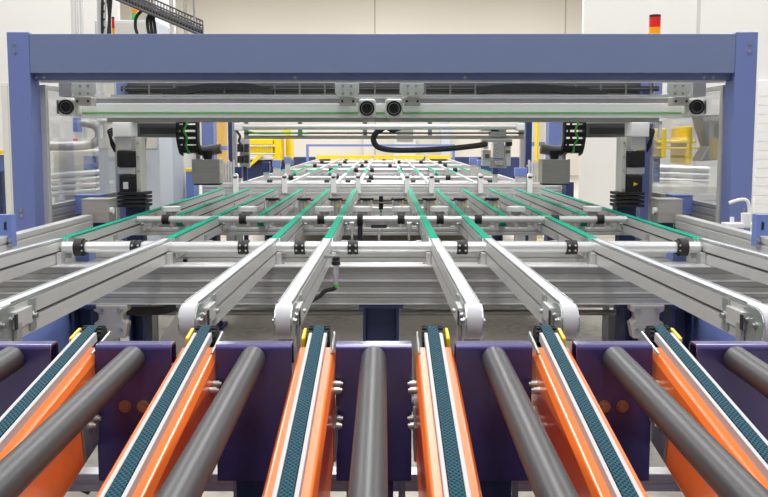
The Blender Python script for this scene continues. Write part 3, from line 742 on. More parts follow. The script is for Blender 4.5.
for px, nm in ((84, 'far left'), (347, 'left of the middle'), (412, 'right of the middle'), (679, 'far right')):
    Y = 5.22
    a3 = P(px-12, 96.5, Y); b3 = P(px+12, 83, Y)
    t = thing('mounting_plate', f'pale zinc mounting plate with four bolts, {nm} one', 'plate', (PX(px, Y), Y, a3.z), 'mounting plates above the scanner bar')
    zc = a3.z+.025
    MB().prism([(a3.x, b3.z), (b3.x, b3.z), (b3.x, zc), (b3.x-.022, a3.z), (a3.x+.022, a3.z), (a3.x, zc)], 'Y', Y, Y+.012).build('plate_sheet', 'plate', t, .002)
    for dx in (-4, 4):
        for py in (86, 93.5): p = P(px+dx, py, Y); MB().bolt((p.x, Y, p.z), (0, -1, 0), .006, .006).build('bolt', 'bolt', t)
    a3 = P(px-7 if px < 384 else px-8, 105.5, Y+.04); b3 = P(px+9 if px < 384 else px+8, 97.5, Y+.04)
    MB().box((a3.x, Y+.0, a3.z), (b3.x, Y+.10, b3.z)).build('mount_block', 'steel', t, .003)
    for dx in (-.035, .035): MB().cyl(((a3.x+b3.x)/2+dx, Y-.002, (a3.z+b3.z)/2), ((a3.x+b3.x)/2+dx, Y+.002, (a3.z+b3.z)/2), .008, n=14).build('bolt', 'black', t)

# gantry beam behind the lip that carries cable chains
CY = 5.9
t = thing('cable_trough', 'dark cable trough running across above the scanner bar', 'trough', (0, CY, zz(96, CY)))
MB().box((PX(120, CY), CY-.18, zz(97.8, CY)), (PX(660, CY), CY+.25, zz(96, CY))).build('trough_base', 'alu_dark', t)
MB().box((PX(120, CY), CY+.20, zz(95, CY)), (PX(660, CY), CY+.25, zz(89.5, CY))).build('back_wall', 'tray_grey', t)
MB().box((PX(120, CY), CY+.18, zz(89.5, CY)), (PX(660, CY), CY+.25, zz(78, CY))).build('upper_wall', 'slot', t)
q = MB()
for i in range(22):
    x = PX(125+i*25, CY); q.box((x-.006, CY+.002, zz(95, CY)), (x+.006, CY+.016, zz(84, CY)))
q.box((PX(120, CY), CY+.002, zz(88.5, CY)), (PX(660, CY), CY+.012, zz(87.8, CY)))
q.build('trough_ribs', 'tray_grey', t)
MB().box((PX(120, CY), CY+.05, zz(90.5, CY)), (PX(330, CY), CY+.12, zz(85.8, CY))).build('cable_layer', 'black', t)
MB().box((PX(430, CY), CY+.05, zz(90.5, CY)), (PX(660, CY), CY+.12, zz(85.8, CY))).build('cable_layer', 'black', t)
MB().box((PX(330, CY), CY+.05, zz(90, CY)), (PX(430, CY), CY+.12, zz(86.5, CY))).build('cable_layer', 'black', t)
for s_ in (-1, 1):
    MB().box((s_*1.93, CY+.10, 0), (s_*1.99, CY+.24, zz(95, CY)+.3)).build('trough_post', 'gate', t)

def chain(pts, w_, h_, name, label, Y, step=.045):
    t = thing(name, label, 'cable chain', pts[0])
    sp = smooth_path([Vector(p) for p in pts], 24)
    # resample to even links
    res = [sp[0]]; acc = 0
    for a_, b_ in zip(sp, sp[1:]):
        d = (b_-a_).length; acc += d
        if acc >= step: res.append(b_); acc = 0
    q = MB(); qb = MB(); r2 = MB()
    for i in range(len(res)-1):
        a_, b_ = res[i], res[i+1]; tdir = (b_-a_).normalized(); nrm = Vector((0, 1, 0)); up = tdir.cross(nrm).normalized()
        c = (a_+b_)/2; rot = Matrix((tdir, nrm, up)).transposed().to_4x4(); mx = Matrix.Translation(c) @ rot; L2 = (b_-a_).length
        for sd, qq in ((-1, q), (1, qb)): qq.cbox((0, sd*w_/2, 0), (L2*1.04, .012, h_), mx)
        r2.cbox((0, 0, h_*.40), (L2*.45, w_, h_*.14), mx); r2.cbox((0, 0, -h_*.40), (L2*.45, w_, h_*.14), mx)
    q.build('link_side', 'black', t); qb.build('link_side', 'black', t); r2.build('link_bar', 'rubber', t)
    return t
c_ = chain([P(165, 94, 5.8), P(180, 92, 5.8), P(200, 88.5, 5.8), P(225, 86.5, 5.8), P(250, 87.5, 5.8), P(275, 93, 5.8)], .10, .05, 'cable_chain', 'arched black cable chain above the left of the scanner bar', 5.8)
c_ = chain([P(605, 95.5, 5.8), P(585, 92, 5.8), P(560, 89.5, 5.8), P(530, 88, 5.8), P(500, 88.5, 5.8), P(478, 91, 5.8)], .10, .05, 'cable_chain', 'arched black cable chain above the right of the scanner bar', 5.8)

t = thing('rear_gantry', 'aluminium gantry beam behind the scanner bar that carries the hanging chains', 'gantry', (0, 6.4, 0))
MB().box((-2.12, 6.37, zz(120, 6.4)), (2.10, 6.50, zz(113, 6.4))).build('gantry_beam', 'alu_dark', t, .003)
for s_ in (-1, 1): MB().box((s_*2.11-.03, 6.38, 0), (s_*2.11+.03, 6.48, zz(113, 6.4))).build('gantry_post', 'alu_dark', t, .003)
t = thing('tool_gantry', 'grey gantry beam that carries the white roller bar and the pickup tool', 'gantry', (0, 7.2, 0))
MB().box((-2.2, 7.2, zz(112, 7.2)), (2.2, 7.45, zz(105, 7.2))).build('gantry_beam', 'alu_dark', t, .003)
for s_ in (-1, 1): MB().box((s_*2.23-.03, 7.26, 0), (s_*2.23+.03, 7.36, zz(105, 7.2))).build('gantry_post', 'alu_dark', t, .003)
# hanging energy chains with box, mirrored
for s_ in (-1, 1):
    X2 = (lambda px: px) if s_ < 0 else (lambda px: 762-px)
    Y = 6.3
    t = thing('energy_chain', f'black hanging energy chain with green wires on the {side(s_)}', 'cable chain', P(X2(188), 150, Y))
    # chain seen face-on: link plates down the front, curling under towards the box
    xl, xr = sorted((PX(X2(178), Y), PX(X2(199), Y)))
    side_l = MB(); side_n = MB(); bars = MB()
    prof = [(Y, zz(118, Y)), (Y-.03, zz(124, Y)), (Y-.04, zz(131, Y)), (Y-.03, zz(138, Y)), (Y, zz(145, Y)), (Y+.05, zz(151, Y)), (Y+.12, zz(153, Y))]
    for i in range(len(prof)-1):
        a_ = Vector((0, prof[i][0], prof[i][1])); b_ = Vector((0, prof[i+1][0], prof[i+1][1]))
        td = (b_-a_).normalized(); nrm = Vector((1, 0, 0)); up = td.cross(nrm); rot = Matrix((td, nrm, up)).transposed().to_4x4()
        for xx, sm_ in ((xl+.006, side_l), (xr-.006, side_n)): sm_.cbox((0, 0, 0), ((b_-a_).length*1.1, .014, .05), Matrix.Translation((xx, (a_.y+b_.y)/2, (a_.z+b_.z)/2)) @ rot)
        bars.cbox((0, 0, 0), ((b_-a_).length*.66, xr-xl, .014), Matrix.Translation(((xl+xr)/2, (a_.y+b_.y)/2-.02, (a_.z+b_.z)/2)) @ rot)
    side_l.build('link_side', 'black', t); side_n.build('link_side', 'black', t); bars.build('link_bar', 'black', t)
    MB().tube([((xl+xr)/2+dx, p_[0]-.055, p_[1]) for p_, dx in zip(prof, (0, .01, -.01, .012, -.006, .0, .0))], .008).build('green_wire', 'green', t)['label'] = 'bright green wire'
    MB().tube([((xl+xr)/2-.035+dx, p_[0]+.012, p_[1]) for p_, dx in zip(prof, (0, .01, -.01, .012, -.006, .0, .0))], .010).build('black_cable', 'rubber', t)
    # lower curved guide and box
    q = MB().tube([P(X2(196), 149, Y+.1), P(X2(205), 151, Y+.1), P(X2(212), 150, Y+.1), P(X2(221), 148.5, Y+.1)], .042, 8); q.build('cable_boot', 'tray_grey', t)
    a3 = P(X2(195), 183, Y+.1); b3 = P(X2(222), 159, Y+.1)
    t = thing('control_box', f'grey steel control box hanging under the {side(s_)} energy chain', 'box', ((a3.x+b3.x)/2, Y, a3.z))
    x0_, x1_ = sorted((a3.x, b3.x))
    MB().box((x0_, Y, a3.z), (x1_, Y+.16, b3.z)).build('box_body', 'steel', t, .004)
    MB().box((x0_+.01, Y+.02, a3.z-.012), (x1_-.01, Y+.14, a3.z)).build('base_gasket', 'black', t)
    MB().cyl(((x0_+x1_)/2, Y+.08, b3.z), ((x0_+x1_)/2, Y+.08, zz(151, Y)), .030, .045).build('cable_gland', 'black', t)
    MB().box((x0_ if s_ < 0 else x1_-.03, Y+.16, zz(183, Y)), (x0_+.03 if s_ < 0 else x1_, Y+.19, zz(120, 6.4))).build('hanger_bar', 'alu_dark', t)
    # arm beam with dark inset
    Y = 6.50
    x0_, x1_ = sorted((PX(X2(133), Y), PX(X2(180), Y)))
    t = thing('axis_beam', f'grey linear axis beam with dark inset on the {side(s_)}', 'beam', (x0_, Y, zz(137, Y)))
    MB().box((x0_, Y, zz(137.5, Y)), (x1_, Y+.14, zz(122, Y))).build('beam_body', 'greybrown', t, .004)
    MB().box((x0_+.06, Y-.006, zz(134, Y)), (x1_-.01, Y+.001, zz(127.5, Y))).build('dark_inset', 'slot', t)
    MB().box((x0_, Y-.012, zz(123.5, Y)), (x1_, Y+.001, zz(121.5, Y))).build('top_trim', 'alu_bright', t)
    # vertical servo axis column
    Y = 5.75
    f = lambda p0, p1, q0, q1, y0_, y1_: MB().box((PX(X2(p0), Y), y0_, zz(q1, Y)), (PX(X2(p1), Y), y1_, zz(q0, Y)))
    t = thing('servo_axis', f'white vertical servo axis with black motors on the {side(s_)}', 'servo axis', (PX(X2(125), Y), Y, zz(195, Y)))
    f(114, 132, 122, 137, Y-.03, Y+.14).build('gear_head', 'white', t, .008)
    f(116, 131, 137, 150, Y, Y+.14).build('upper_housing', 'alu_bright', t, .006)
    f(116, 134, 151, 167, Y, Y+.14).build('servo_motor', 'black', t, .010)
    f(116, 134, 167.5, 174, Y+.01, Y+.13).build('spacer', 'alu', t, .003)
    f(118, 134, 175, 194, Y, Y+.14).build('servo_motor', 'black', t, .010)
    q = MB()
    p_ = zz(159, Y); q.cyl((PX(X2(125), Y), Y-.004, p_), (PX(X2(125), Y), Y+.002, p_), .045, n=24); q.build('motor_face', 'black', t)
    f(119.5, 123, 148, 149.6, Y-.003, Y+.001).build('warning_tag', 'yellow', t)
    if s_ < 0: f(122, 127, 182, 189, Y-.003, Y+.001).build('rating_plate', 'white', t)
    else:
        x_ = PX(X2(125), Y); z_ = zz(184, Y); MB().prism([(x_-.016, z_-.014), (x_-.016, z_+.014), (x_+.014, z_)], 'Y', Y-.003, Y+.001).build('warning_tag', 'yellow', t)
    f(134.5, 139, 137, 196, Y+.02, Y+.16).build('side_channel', 'cabinet', t, .002)
    for py in (143, 157, 171, 190): MB().bolt((PX(X2(136.7), Y), Y+.02, zz(py, Y)), (0, -1, 0), .006, .006).build('bolt', 'bolt', t)
    q = MB()
    for i, py in enumerate((192, 196, 200, 204)): q.box((PX(X2(118), Y), Y-.05, zz(py+2.6, Y)), (PX(X2(146), Y), Y+.12, zz(py, Y)))
    q.build('base_slide', 'rubber', t)
    f(124, 143, 206.6, 222, Y, Y+.12).build('base_stand', 'navy', t)
    MB().box((PX(X2(124), Y), Y+.01, 0), (PX(X2(140), Y), Y+.11, zz(221, Y))).build('pedestal', 'navy', t)
    MB().box((PX(X2(96), Y), Y+.02, zz(121, Y)), (PX(X2(168), Y), Y+.16, zz(116.5, Y))).build('top_cover', 'white', t, .004)
    # fluttering wires beside the head
    q = MB()
    for j in range(4): q.tube([P(X2(114), 128+j*2, Y), P(X2(108+j), 131+2*j, Y-.02), P(X2(111), 138+j*2, Y), P(X2(115), 146+2*j, Y+.02)], .007, 6)
    q.build('wire_loop', 'rubber', t)
    f(98, 114, 121, 123.5, Y+.05, Y+.08).build('cover_bracket', 'white', t); f(98, 101, 123, 138, Y+.05, Y+.08).build('cover_leg', 'white', t)
    # black riser tube and white valve
    Y = 6.6
    t = thing('riser_hose', f'vertical black hose with white valve beside the {side(s_)} servo axis', 'hose', P(X2(143.5), 195, Y))
    if s_ < 0: MB().tube([P(X2(145), 138, Y), P(X2(143.5), 165, Y), P(X2(142.5), 200, Y), (P(X2(142.5), 200, Y).x, Y, .0)], .013).build('hose', 'rubber', t); MB().cyl(P(138, 165, Y-.03), P(145, 165, Y-.03), .018).build('valve', 'white', t)
    else: bpy.data.objects.remove(t)

# second gantry: white roller bar, double bar, hose and pickup head
Y = 7.2
t = thing('roller_bar', 'slim white roller bar hanging behind the scanner bar', 'bar', (0, Y, zz(127, Y)))
MB().cyl(P(242, 126.8, Y), P(520, 126.8, Y), .026, n=24).build('bar', 'alu_bright', t)
for px in (238, 521): MB().box(P(px-4, 130.5, Y-.04), (P(px+4, 123, Y-.04).x, Y+.08, P(px+4, 123, Y-.04).z)).build('end_motor', 'white', t, .01)
for px in (236, 523):
    p_ = P(px, 123, Y); MB().box((p_.x-.02, Y, p_.z-.005), (p_.x+.02, Y+.05, zz(112, 7.2))).build('hanger', 'alu_dark', t)
t = thing('rail_pair', 'double grey linear rail hanging behind the white roller bar', 'rail', (0, Y+.2, zz(135, Y+.2)))
Y2 = Y+.2
MB().box((PX(244, Y2), Y2, zz(134, Y2)), (PX(524, Y2), Y2+.05, zz(132.2, Y2))).build('upper_rail', 'slot', t)
MB().box((PX(244, Y2), Y2, zz(139, Y2)), (PX(524, Y2), Y2+.06, zz(135.5, Y2))).build('lower_rail', 'alu_dark', t, .003)
MB().tube([P(246, 131, Y2-.03), P(260, 133.5, Y2-.03), P(290, 133.2, Y2-.03), P(308, 133.5, Y2-.03)], .008).build('green_wire', 'green', t)
for px in (246, 300, 365, 430, 521): MB().box((PX(px-2, Y2), Y2+.01, zz(136, Y2)), (PX(px+2, Y2), Y2+.04, zz(112, 7.2))).build('hanger', 'alu_dark', t)
t = thing('gantry_hose', 'thick black hose drooping from the rail to the pickup head', 'hose', P(375, 136, Y2-.08))
MB().tube([P(383, 128, Y2-.06), P(376, 133, Y2-.08), P(373.5, 140, Y2-.08), P(378, 147, Y2-.08), P(392, 150, Y2-.08), P(420, 150, Y2-.08), P(450, 148.5, Y2-.08), P(478, 145.5, Y2-.08), P(486, 144, Y2-.05)], .026, 12).build('hose', 'rubber', t)
MB().tube([P(380, 132, Y2-.04), P(386, 128, Y2-.05), P(392, 131, Y2-.05), P(400, 129, Y2-.02)], .015).build('loose_cable', 'rubber', t)
t = thing('pickup_tool', 'grey pickup head hanging from the double rail', 'tool head', P(497, 150, Y2))
bx = lambda p0, p1, q0, q1, nm, m_, y0_=0, y1_=.12: MB().box((PX(p0, Y2), Y2+y0_, zz(q1, Y2)), (PX(p1, Y2), Y2+y1_, zz(q0, Y2))).build(nm, m_, t, .004)
bx(490, 506, 128, 137, 'carriage', 'alu_dark', -.02); bx(482, 512, 139.2, 142, 'carriage_plate', 'alu', -.03)
bx(493, 504, 142, 158, 'spindle', 'chrome', -.03); bx(483, 491, 150, 166, 'gripper', 'alu', 0); bx(505, 511, 146, 166, 'gripper', 'alu', 0)
bx(491, 507, 159, 168, 'tool_plate', 'alu_dark', -.01); bx(484, 488, 142, 149, 'cylinder', 'alu_bright', -.02); bx(507, 512, 142, 146, 'clamp', 'black', -.02)
bx(486, 487.5, 143, 146, 'warning_tag', 'yellow', -.024, -.02)
bx(494, 496, 143, 157, 'guide_rod', 'chrome', -.05, -.03); bx(501, 503, 143, 157, 'guide_rod', 'chrome', -.05, -.03)
bx(485, 489.5, 154, 158, 'gripper_clamp', 'slot', -.02, .0); bx(506, 510, 150, 153, 'gripper_clamp', 'slot', -.02, .0); bx(495, 503, 161, 165, 'round_cap', 'chrome', -.03, -.01)
# support brackets triangular
MB().prism([(PX(478, Y2), zz(131.5, Y2)), (PX(500, Y2), zz(131.5, Y2)), (PX(489, Y2), zz(125.5, Y2))], 'Y', Y2-.02, Y2+.0).build('gusset', 'alu', t)

# ---------------------------------------------------------------- things above and behind the gate
def stack_light(px, py0, py1, Y, w_, segs, label, pole=.9):
    p0 = P(px, py1, Y); p1 = P(px, py0, Y); h = p1.z-p0.z; t = thing('stack_light', label, 'signal light', (p0.x, Y, p0.z)); z = p1.z
    for nm, m_, fr in segs:
        MB().cyl((p0.x, Y, z-fr*h), (p0.x, Y, z), w_, n=20).build(nm, m_, t, .002); z -= fr*h
    MB().cyl((p0.x, Y, z-pole), (p0.x, Y, z), w_*.35, n=10).build('light_pole', 'alu_dark', t)
    MB().box((p0.x-.05, Y-.05, z-pole-.02), (p0.x+.05, Y+.30, z-pole)).build('pole_bracket', 'alu_dark', t)
    return t
stack_light(654.5, 15, 36, 6.1, .042, [('cap', 'black', .12), ('red_lamp', 'red_lens', .44), ('ring', 'red_lens', .04), ('amber_lamp', 'amber_lens', .40)], 'red and amber signal tower above the right of the gate')
stack_light(113.5, 17, 36, 7.65, .013, [('cap', 'black', .08), ('red_lamp', 'red_lens', .52), ('amber_lamp', 'amber_lens', .40)], 'slim red and amber signal tower above the left of the gate')
stack_light(135, 9.5, 19.6, 8.05, .030, [('orange_lamp', 'orange_lens', .35), ('green_lamp', 'green', .65)], 'orange and green signal light behind the left cable tray', .01)
# grey cabinet top-left
Y = 7.9
t = thing('control_cabinet', 'pale grey control cabinet whose top shows above the left of the gate', 'cabinet', (PX(130, Y, 15), Y, 0))
MB().box((PX(94, Y, 15), Y, .0), (PX(156, Y, 15), Y+.5, P(0, 20, Y).z)).build('cabinet_body', 'cabinet_grey', t, .01)
MB().box((PX(96, Y, 15), Y-.01, 1.4), (PX(154, Y, 15), Y, P(0, 22, Y).z)).build('cabinet_door', 'cabinet', t, .004)
# vertical pipes left
for px, r_, nm in ((76.5, .020, 'left'), (81.5, .020, 'right')):
    Y = 11
    tag(MB().cyl((PX(px, Y, 15), Y, 0), (PX(px, Y, 15), Y, 4.4), r_*1.3, n=14).build('vertical_pipe', 'alu_bright'), f'pale vertical pipe behind the gate at the top left, {nm} of two', 'pipe')
Y = 6.2
t = thing('cable_riser', 'tall aluminium riser with black cables above the left of the gate', 'cable riser', (PX(104, Y, 15), Y, 2.0))
MB().box((PX(97, Y, 15), Y, zlip-.02), (PX(101, Y, 15), Y+.05, 3.4)).build('riser_profile', 'alu', t, .002)
for j, px in enumerate((102.5, 104.6, 108, 110.0)):
    MB().tube([P(px, -14, Y), P(px+(j % 2), 0, Y-.01), P(px-.3+.8*(j % 3), 18, Y), P(px, 38, Y), P(px+1, 60, Y), P(px, 74, Y)], .011 if j != 1 else .007).build('cable', 'rubber' if j != 1 else 'alu', t)
q = MB()
for py in (3, 11, 19, 27): q.box(P(101, py+.9, Y-.02), P(106, py, Y+.02))
q.build('cable_clamp', 'black', t)
# cable tray ladder running down to the right
t = thing('cable_tray', 'dark wire cable tray sloping down above the left of the gate', 'cable tray', P(160, 14, 7))
q = MB(); Yt = 7.0
A = P(104, -6, Yt); B = P(203, 36, Yt); C = P(104, -13, Yt+.5); D = P(203, 31, Yt+.5)
for a_, b_ in ((A, B), (C, D)):
    q.cyl(a_, b_, .012, n=8); q.cyl(a_+Vector((0, 0, .09)), b_+Vector((0, 0, .09)), .008, n=8); q.cyl(a_+Vector((0, 0, .045)), b_+Vector((0, 0, .045)), .006, n=8)
for i in range(34):
    f_ = i/33; a_ = A.lerp(B, f_); b_ = C.lerp(D, f_); q.cyl(a_, b_, .006, n=6)
    q.cyl(a_, a_+Vector((0, 0, .09)), .006, n=6); q.cyl(b_, b_+Vector((0, 0, .09)), .006, n=6)
q.build('wire_tray', 'slot', t)
q = MB()
for j in range(5):
    f_ = (j+.5)/5; a_ = A.lerp(C, f_)+Vector((0, 0, .02)); b_ = B.lerp(D, f_)+Vector((0, 0, .02)); q.cyl(a_, b_, .014, n=8)
q.build('tray_cables', 'rubber', t)
for j, px in enumerate((136.5, 148, 151, 154)):
    pt = [P(px+7, 9+j, Yt+.1), P(px, 17, Yt+.1), P(px-1+.6*j, 27, Yt+.1), P(px+2, 40, Yt+.1), P(px+2, 60, Yt+.2)]
    MB().tube(pt, .014).build('drop_cable', 'rubber', t)
for f_ in (.1, .86):
    a_ = A.lerp(B, f_); MB().cyl((a_.x, a_.y+.2, a_.z), (a_.x, a_.y+.2, 7.9), .01, n=8).build('hanger_rod', 'alu_dark', t)

# left neighbouring cabinet seen past the gate post
Y = 8.5
t = thing('side_cabinet', 'tall cream cabinet at the left edge behind the gate post', 'cabinet', (PX(8, Y), Y, 0))
MB().box((PX(3, Y), Y, 0), (PX(14, Y), Y+.5, P(0, 82, Y).z)).build('cabinet_body', 'cabinet', t, .006)
MB().box((PX(4.5, Y), Y-.012, .1), (PX(9.5, Y), Y, P(0, 85, Y).z)).build('cabinet_door', 'cabinet', t, .004)
for i, (q0, q1, mt, nm) in enumerate(((150, 154, 'yellow', 'yellow'), (155, 172, 'blue', 'blue'))):
    tag(MB().box((PX(-14, 9), 9+i*.1, P(0, q1, 9).z if i else P(0, q1, 9).z), (PX(2, 9), 9.1+i*.1, P(0, q0, 9).z)).build('side_machine', mt, None, .004), f'{nm} machine panel at the far left edge', 'panel')
tag(MB().box((PX(-14, 9.05), 9.02, 0), (PX(1, 9.05), 9.3, P(0, 172, 9.05).z)).build('machine_plinth', 'navy', None, .01), 'dark machine base at the far left edge below the blue panel', 'machine')

# big cream/grey cabinets right of left servo
Y = 9.0
t = thing('tall_cabinet', 'tall cabinet with cream and pale blue-grey doors behind the left servo axis', 'cabinet', (PX(160, Y), Y, 0))
MB().box((PX(135, Y), Y, 0), (PX(184, Y), Y+.7, P(0, 124, Y).z)).build('cabinet_body', 'cabinet', t, .006)
MB().box((PX(157.5, Y), Y-.02, .1), (PX(183, Y), Y, P(0, 126, Y).z)).build('cabinet_door', 'cabinet_grey', t, .005)
MB().box((PX(138, Y), Y-.02, .1), (PX(156.5, Y), Y, P(0, 126, Y).z)).build('cabinet_door', 'cabinet', t, .005)
MB().bolt((PX(152.5, Y), Y-.02, P(0, 147, Y).z), (0, -1, 0), .014, .02).build('door_knob', 'alu_dark', t)
# blurred machines seen through the left guard
Y = 9.6
t = thing('packing_machine', 'pale boxy machine seen through the left guard panel', 'machine', (PX(80, Y), Y, 0))
MB().box((PX(52, Y), Y, 0), (PX(112, Y), Y+.8, P(0, 150, Y).z)).build('machine_body', 'cabinet', t, .02)
MB().box((PX(84, Y), Y-.03, P(0, 176, Y).z), (PX(97, Y), Y, P(0, 156, Y).z)).build('blue_panel', 'blue', t)
MB().box((PX(108, Y), Y-.03, P(0, 190, Y).z), (PX(116, Y), Y+.1, P(0, 122, Y).z)).build('blue_post', 'blue', t)
MB().box((PX(84, Y), Y-.03, P(0, 196, Y).z), (PX(96, Y), Y, P(0, 186, Y).z)).build('blue_foot', 'blue', t)
MB().box((PX(75, Y), Y-.05, P(0, 132, Y).z), (PX(79.5, Y), Y+.1, P(0, 118, Y).z)).build('display', 'blue', t)
q = MB()
for py in (176, 182, 188, 194): q.cyl(P(52, py, Y-.12), P(112, py-5, Y-.12), .035, n=12)
q.build('pipes', 'alu_bright', t)
q = MB()
for px_ in (62, 80, 100): q.cyl(P(px_, 178, Y-.1), P(px_, 200, Y-.1), .05, n=12)
q.build('tanks', 'white', t)
MB().tube([P(40, 146, Y-.2), P(70, 146, Y-.2), P(92, 144, Y-.2), P(100, 136, Y-.2), P(96, 126, Y-.2), P(82, 122, Y-.2)], .055).build('curved_duct', 'alu_dark', t)
MB().box((PX(75, Y), Y-.06, P(0, 141, Y).z), (PX(79, Y), Y-.02, P(0, 138.5, Y).z)).build('red_switch', 'red_lens', t)

# right side through guard: yellow robot
def yellow_robot(cx, Y, label):
    t = thing('yellow_robot', label, 'robot', (PX(cx, Y), Y, 0))
    f = lambda dx0, dx1, q0, q1, nm, m_, y0_=0., y1_=.5, bv=.02: MB().box((PX(cx+dx0, Y), Y+y0_, P(0, q1, Y).z), (PX(cx+dx1, Y), Y+y1_, P(0, q0, Y).z)).build(nm, m_, t, bv)
    return t, f
t, f = yellow_robot(677, 8.5, 'yellow and dark grey gripper machine seen through the right guard panel')
f(-16, -10, 128, 158, 'frame_post', 'yellow'); f(10, 16, 126, 165, 'frame_post', 'yellow'); f(-20, 20, 140, 143, 'frame_bar', 'yellow'); f(-20, 30, 147, 149, 'frame_bar', 'yellow')
MB().prism([(PX(653, Y), P(0, 118, Y).z), (PX(694, Y), P(0, 118, Y).z), (PX(696, Y), P(0, 146, Y).z), (PX(684, Y), P(0, 156, Y).z), (PX(655, Y), P(0, 158, Y).z), (PX(662, Y), P(0, 145, Y).z)], 'Y', 8.2, 8.45).build('dark_arm', 'greybrown', t, .01)
f(-24, 36, 184, 200, 'base_deck', 'cabinet', -.2, .6); MB().box((PX(656, Y), Y-.1, 0), (PX(710, Y), Y+.5, P(0, 199, Y).z)).build('base_block', 'cabinet', t, .01)
q = MB()
for py in (168, 174, 180): q.cyl(P(655, py, Y-.05), P(708, py+2, Y-.05), .045, n=12)
q.build('pipes', 'alu_bright', t)
f(-34, -22, 122, 196, 'blue_post', 'blue', .0, .2)
# yellow machine, mid left
t, f = yellow_robot(267, 15, 'bright yellow slatted machine in the background left of centre')
f(-18, 8, 126, 130, 'top_beam', 'yellow'); f(-18, 8, 139, 145, 'upper_panel', 'yellow'); f(-18, 8, 145.5, 147, 'grey_strip', 'alu', -.02, .3)
q = MB()
for i in range(13): q.box((PX(249+i*2, 15), 15, P(0, 153, 15).z), (PX(250.4+i*2, 15), 15.3, P(0, 147, 15).z))
q.build('slat_panel', 'yellow', t); f(-18, 8, 153, 155, 'lower_strip', 'alu', -.02, .3); f(-18, 6, 157, 160, 'bottom_strip', 'alu_bright', -.02, .3)
f(5, 14, 138, 162, 'front_column', 'yellow'); f(16, 22, 138, 160, 'rear_column', 'yellow', .4, .8)
MB().prism([(PX(246, 15), P(0, 167, 15).z), (PX(250, 15), P(0, 167, 15).z), (PX(264, 15), P(0, 155, 15).z), (PX(259, 15), P(0, 155, 15).z)], 'Y', 14.9, 14.98).build('brace', 'yellow', t)
MB().prism([(PX(278, 15), P(0, 126, 15).z), (PX(289, 15), P(0, 126, 15).z), (PX(289, 15), P(0, 140, 15).z)], 'Y', 15.1, 15.3).build('top_brace', 'yellow', t)
MB().box((PX(245, 15), 15.1, 0), (PX(290, 15), 15.7, P(0, 160, 15).z)).build('machine_base', 'navy', t, .02)
# mid columns
def column(px0, px1, py0, Y, m_, label, band=None, dy=.2):
    t = thing('steel_column', label, 'column', (PX((px0+px1)/2, Y), Y, 0))
    MB().box((PX(px0, Y), Y, 0), (PX(px1, Y), Y+dy, P(0, py0, Y).z)).build('column_body', m_, t, .006)
    MB().box((PX(px0, Y)-.04, Y-.04, 0), (PX(px1, Y)+.04, Y+dy+.04, .02)).build('foot_plate', m_, t)
    if band: MB().box((PX(px0, Y)-.004, Y-.004, P(0, band[1], Y).z), (PX(px1, Y)+.004, Y+dy, P(0, band[0], Y).z)).build('band', band[2], t)
    return t
column(201.5, 213.5, 60, 9.5, 'gate', 'light blue steel column left of the yellow machine')
column(216, 225, 90, 12.5, 'amber_post', 'pale yellow column behind the left blue column', (146, 150, 'blue'))
column(228, 233, 80, 10.4, 'navy', 'navy column just left of the yellow machine', None, .15)
column(526, 532, 80, 10.4, 'navy', 'navy column right of the pickup head', None, .15)
column(533, 545, 90, 12, 'cabinet', 'cream column with blue and yellow trim on the right', (142, 146, 'blue'))
column(537, 539, 90, 11.6, 'yellow', 'narrow yellow strip column on the right')
column(549, 562, 60, 9.5, 'gate', 'light blue steel column right of the pickup head')
column(104, 117, 60, 8.8, 'gate', 'blue steel column behind the left servo axis')
column(652, 661, 60, 8.8, 'gate', 'blue steel column behind the right servo axis')
column(185, 193, 169, 8.8, 'blue', 'short blue post with yellow cap behind the left control box', (168.5, 171.5, 'yellow'))
column(567, 575, 182, 8.8, 'navy', 'short navy post below the right control box')
column(232, 236, 120, 9.9, 'alu_dark', 'grey slim column beside the left navy column', None, .1)
column(521, 525, 120, 9.9, 'alu_dark', 'grey slim column beside the right navy column', None, .1)
# black cable blocks beside navy column
Y = 9.6
t = thing('valve_stack', 'stack of black valve blocks right of the left navy column', 'valve blocks', P(243, 160, Y))
for (p0, p1, q0, q1) in ((237, 242, 144, 152), (244, 248, 144, 152), (237, 242, 156, 163), (244, 248, 155, 163)):
    MB().box((PX(p0, Y), Y, P(0, q1, Y).z), (PX(p1, Y), Y+.1, P(0, q0, Y).z)).build('valve_block', 'black', t, .004)
MB().box((PX(238, Y), Y+.1, P(0, 168, Y).z), (PX(248, Y), Y+.14, P(0, 138, Y).z)).build('mount_plate', 'alu', t)
MB().tube([P(236, 130, Y), P(240, 136, Y), P(239, 141, Y), P(242, 146, Y)], .015).build('hose', 'rubber', t)
MB().box((PX(241, Y), Y+.1, 0), (PX(245, Y), Y+.16, P(0, 167, Y).z)).build('stand', 'navy', t)
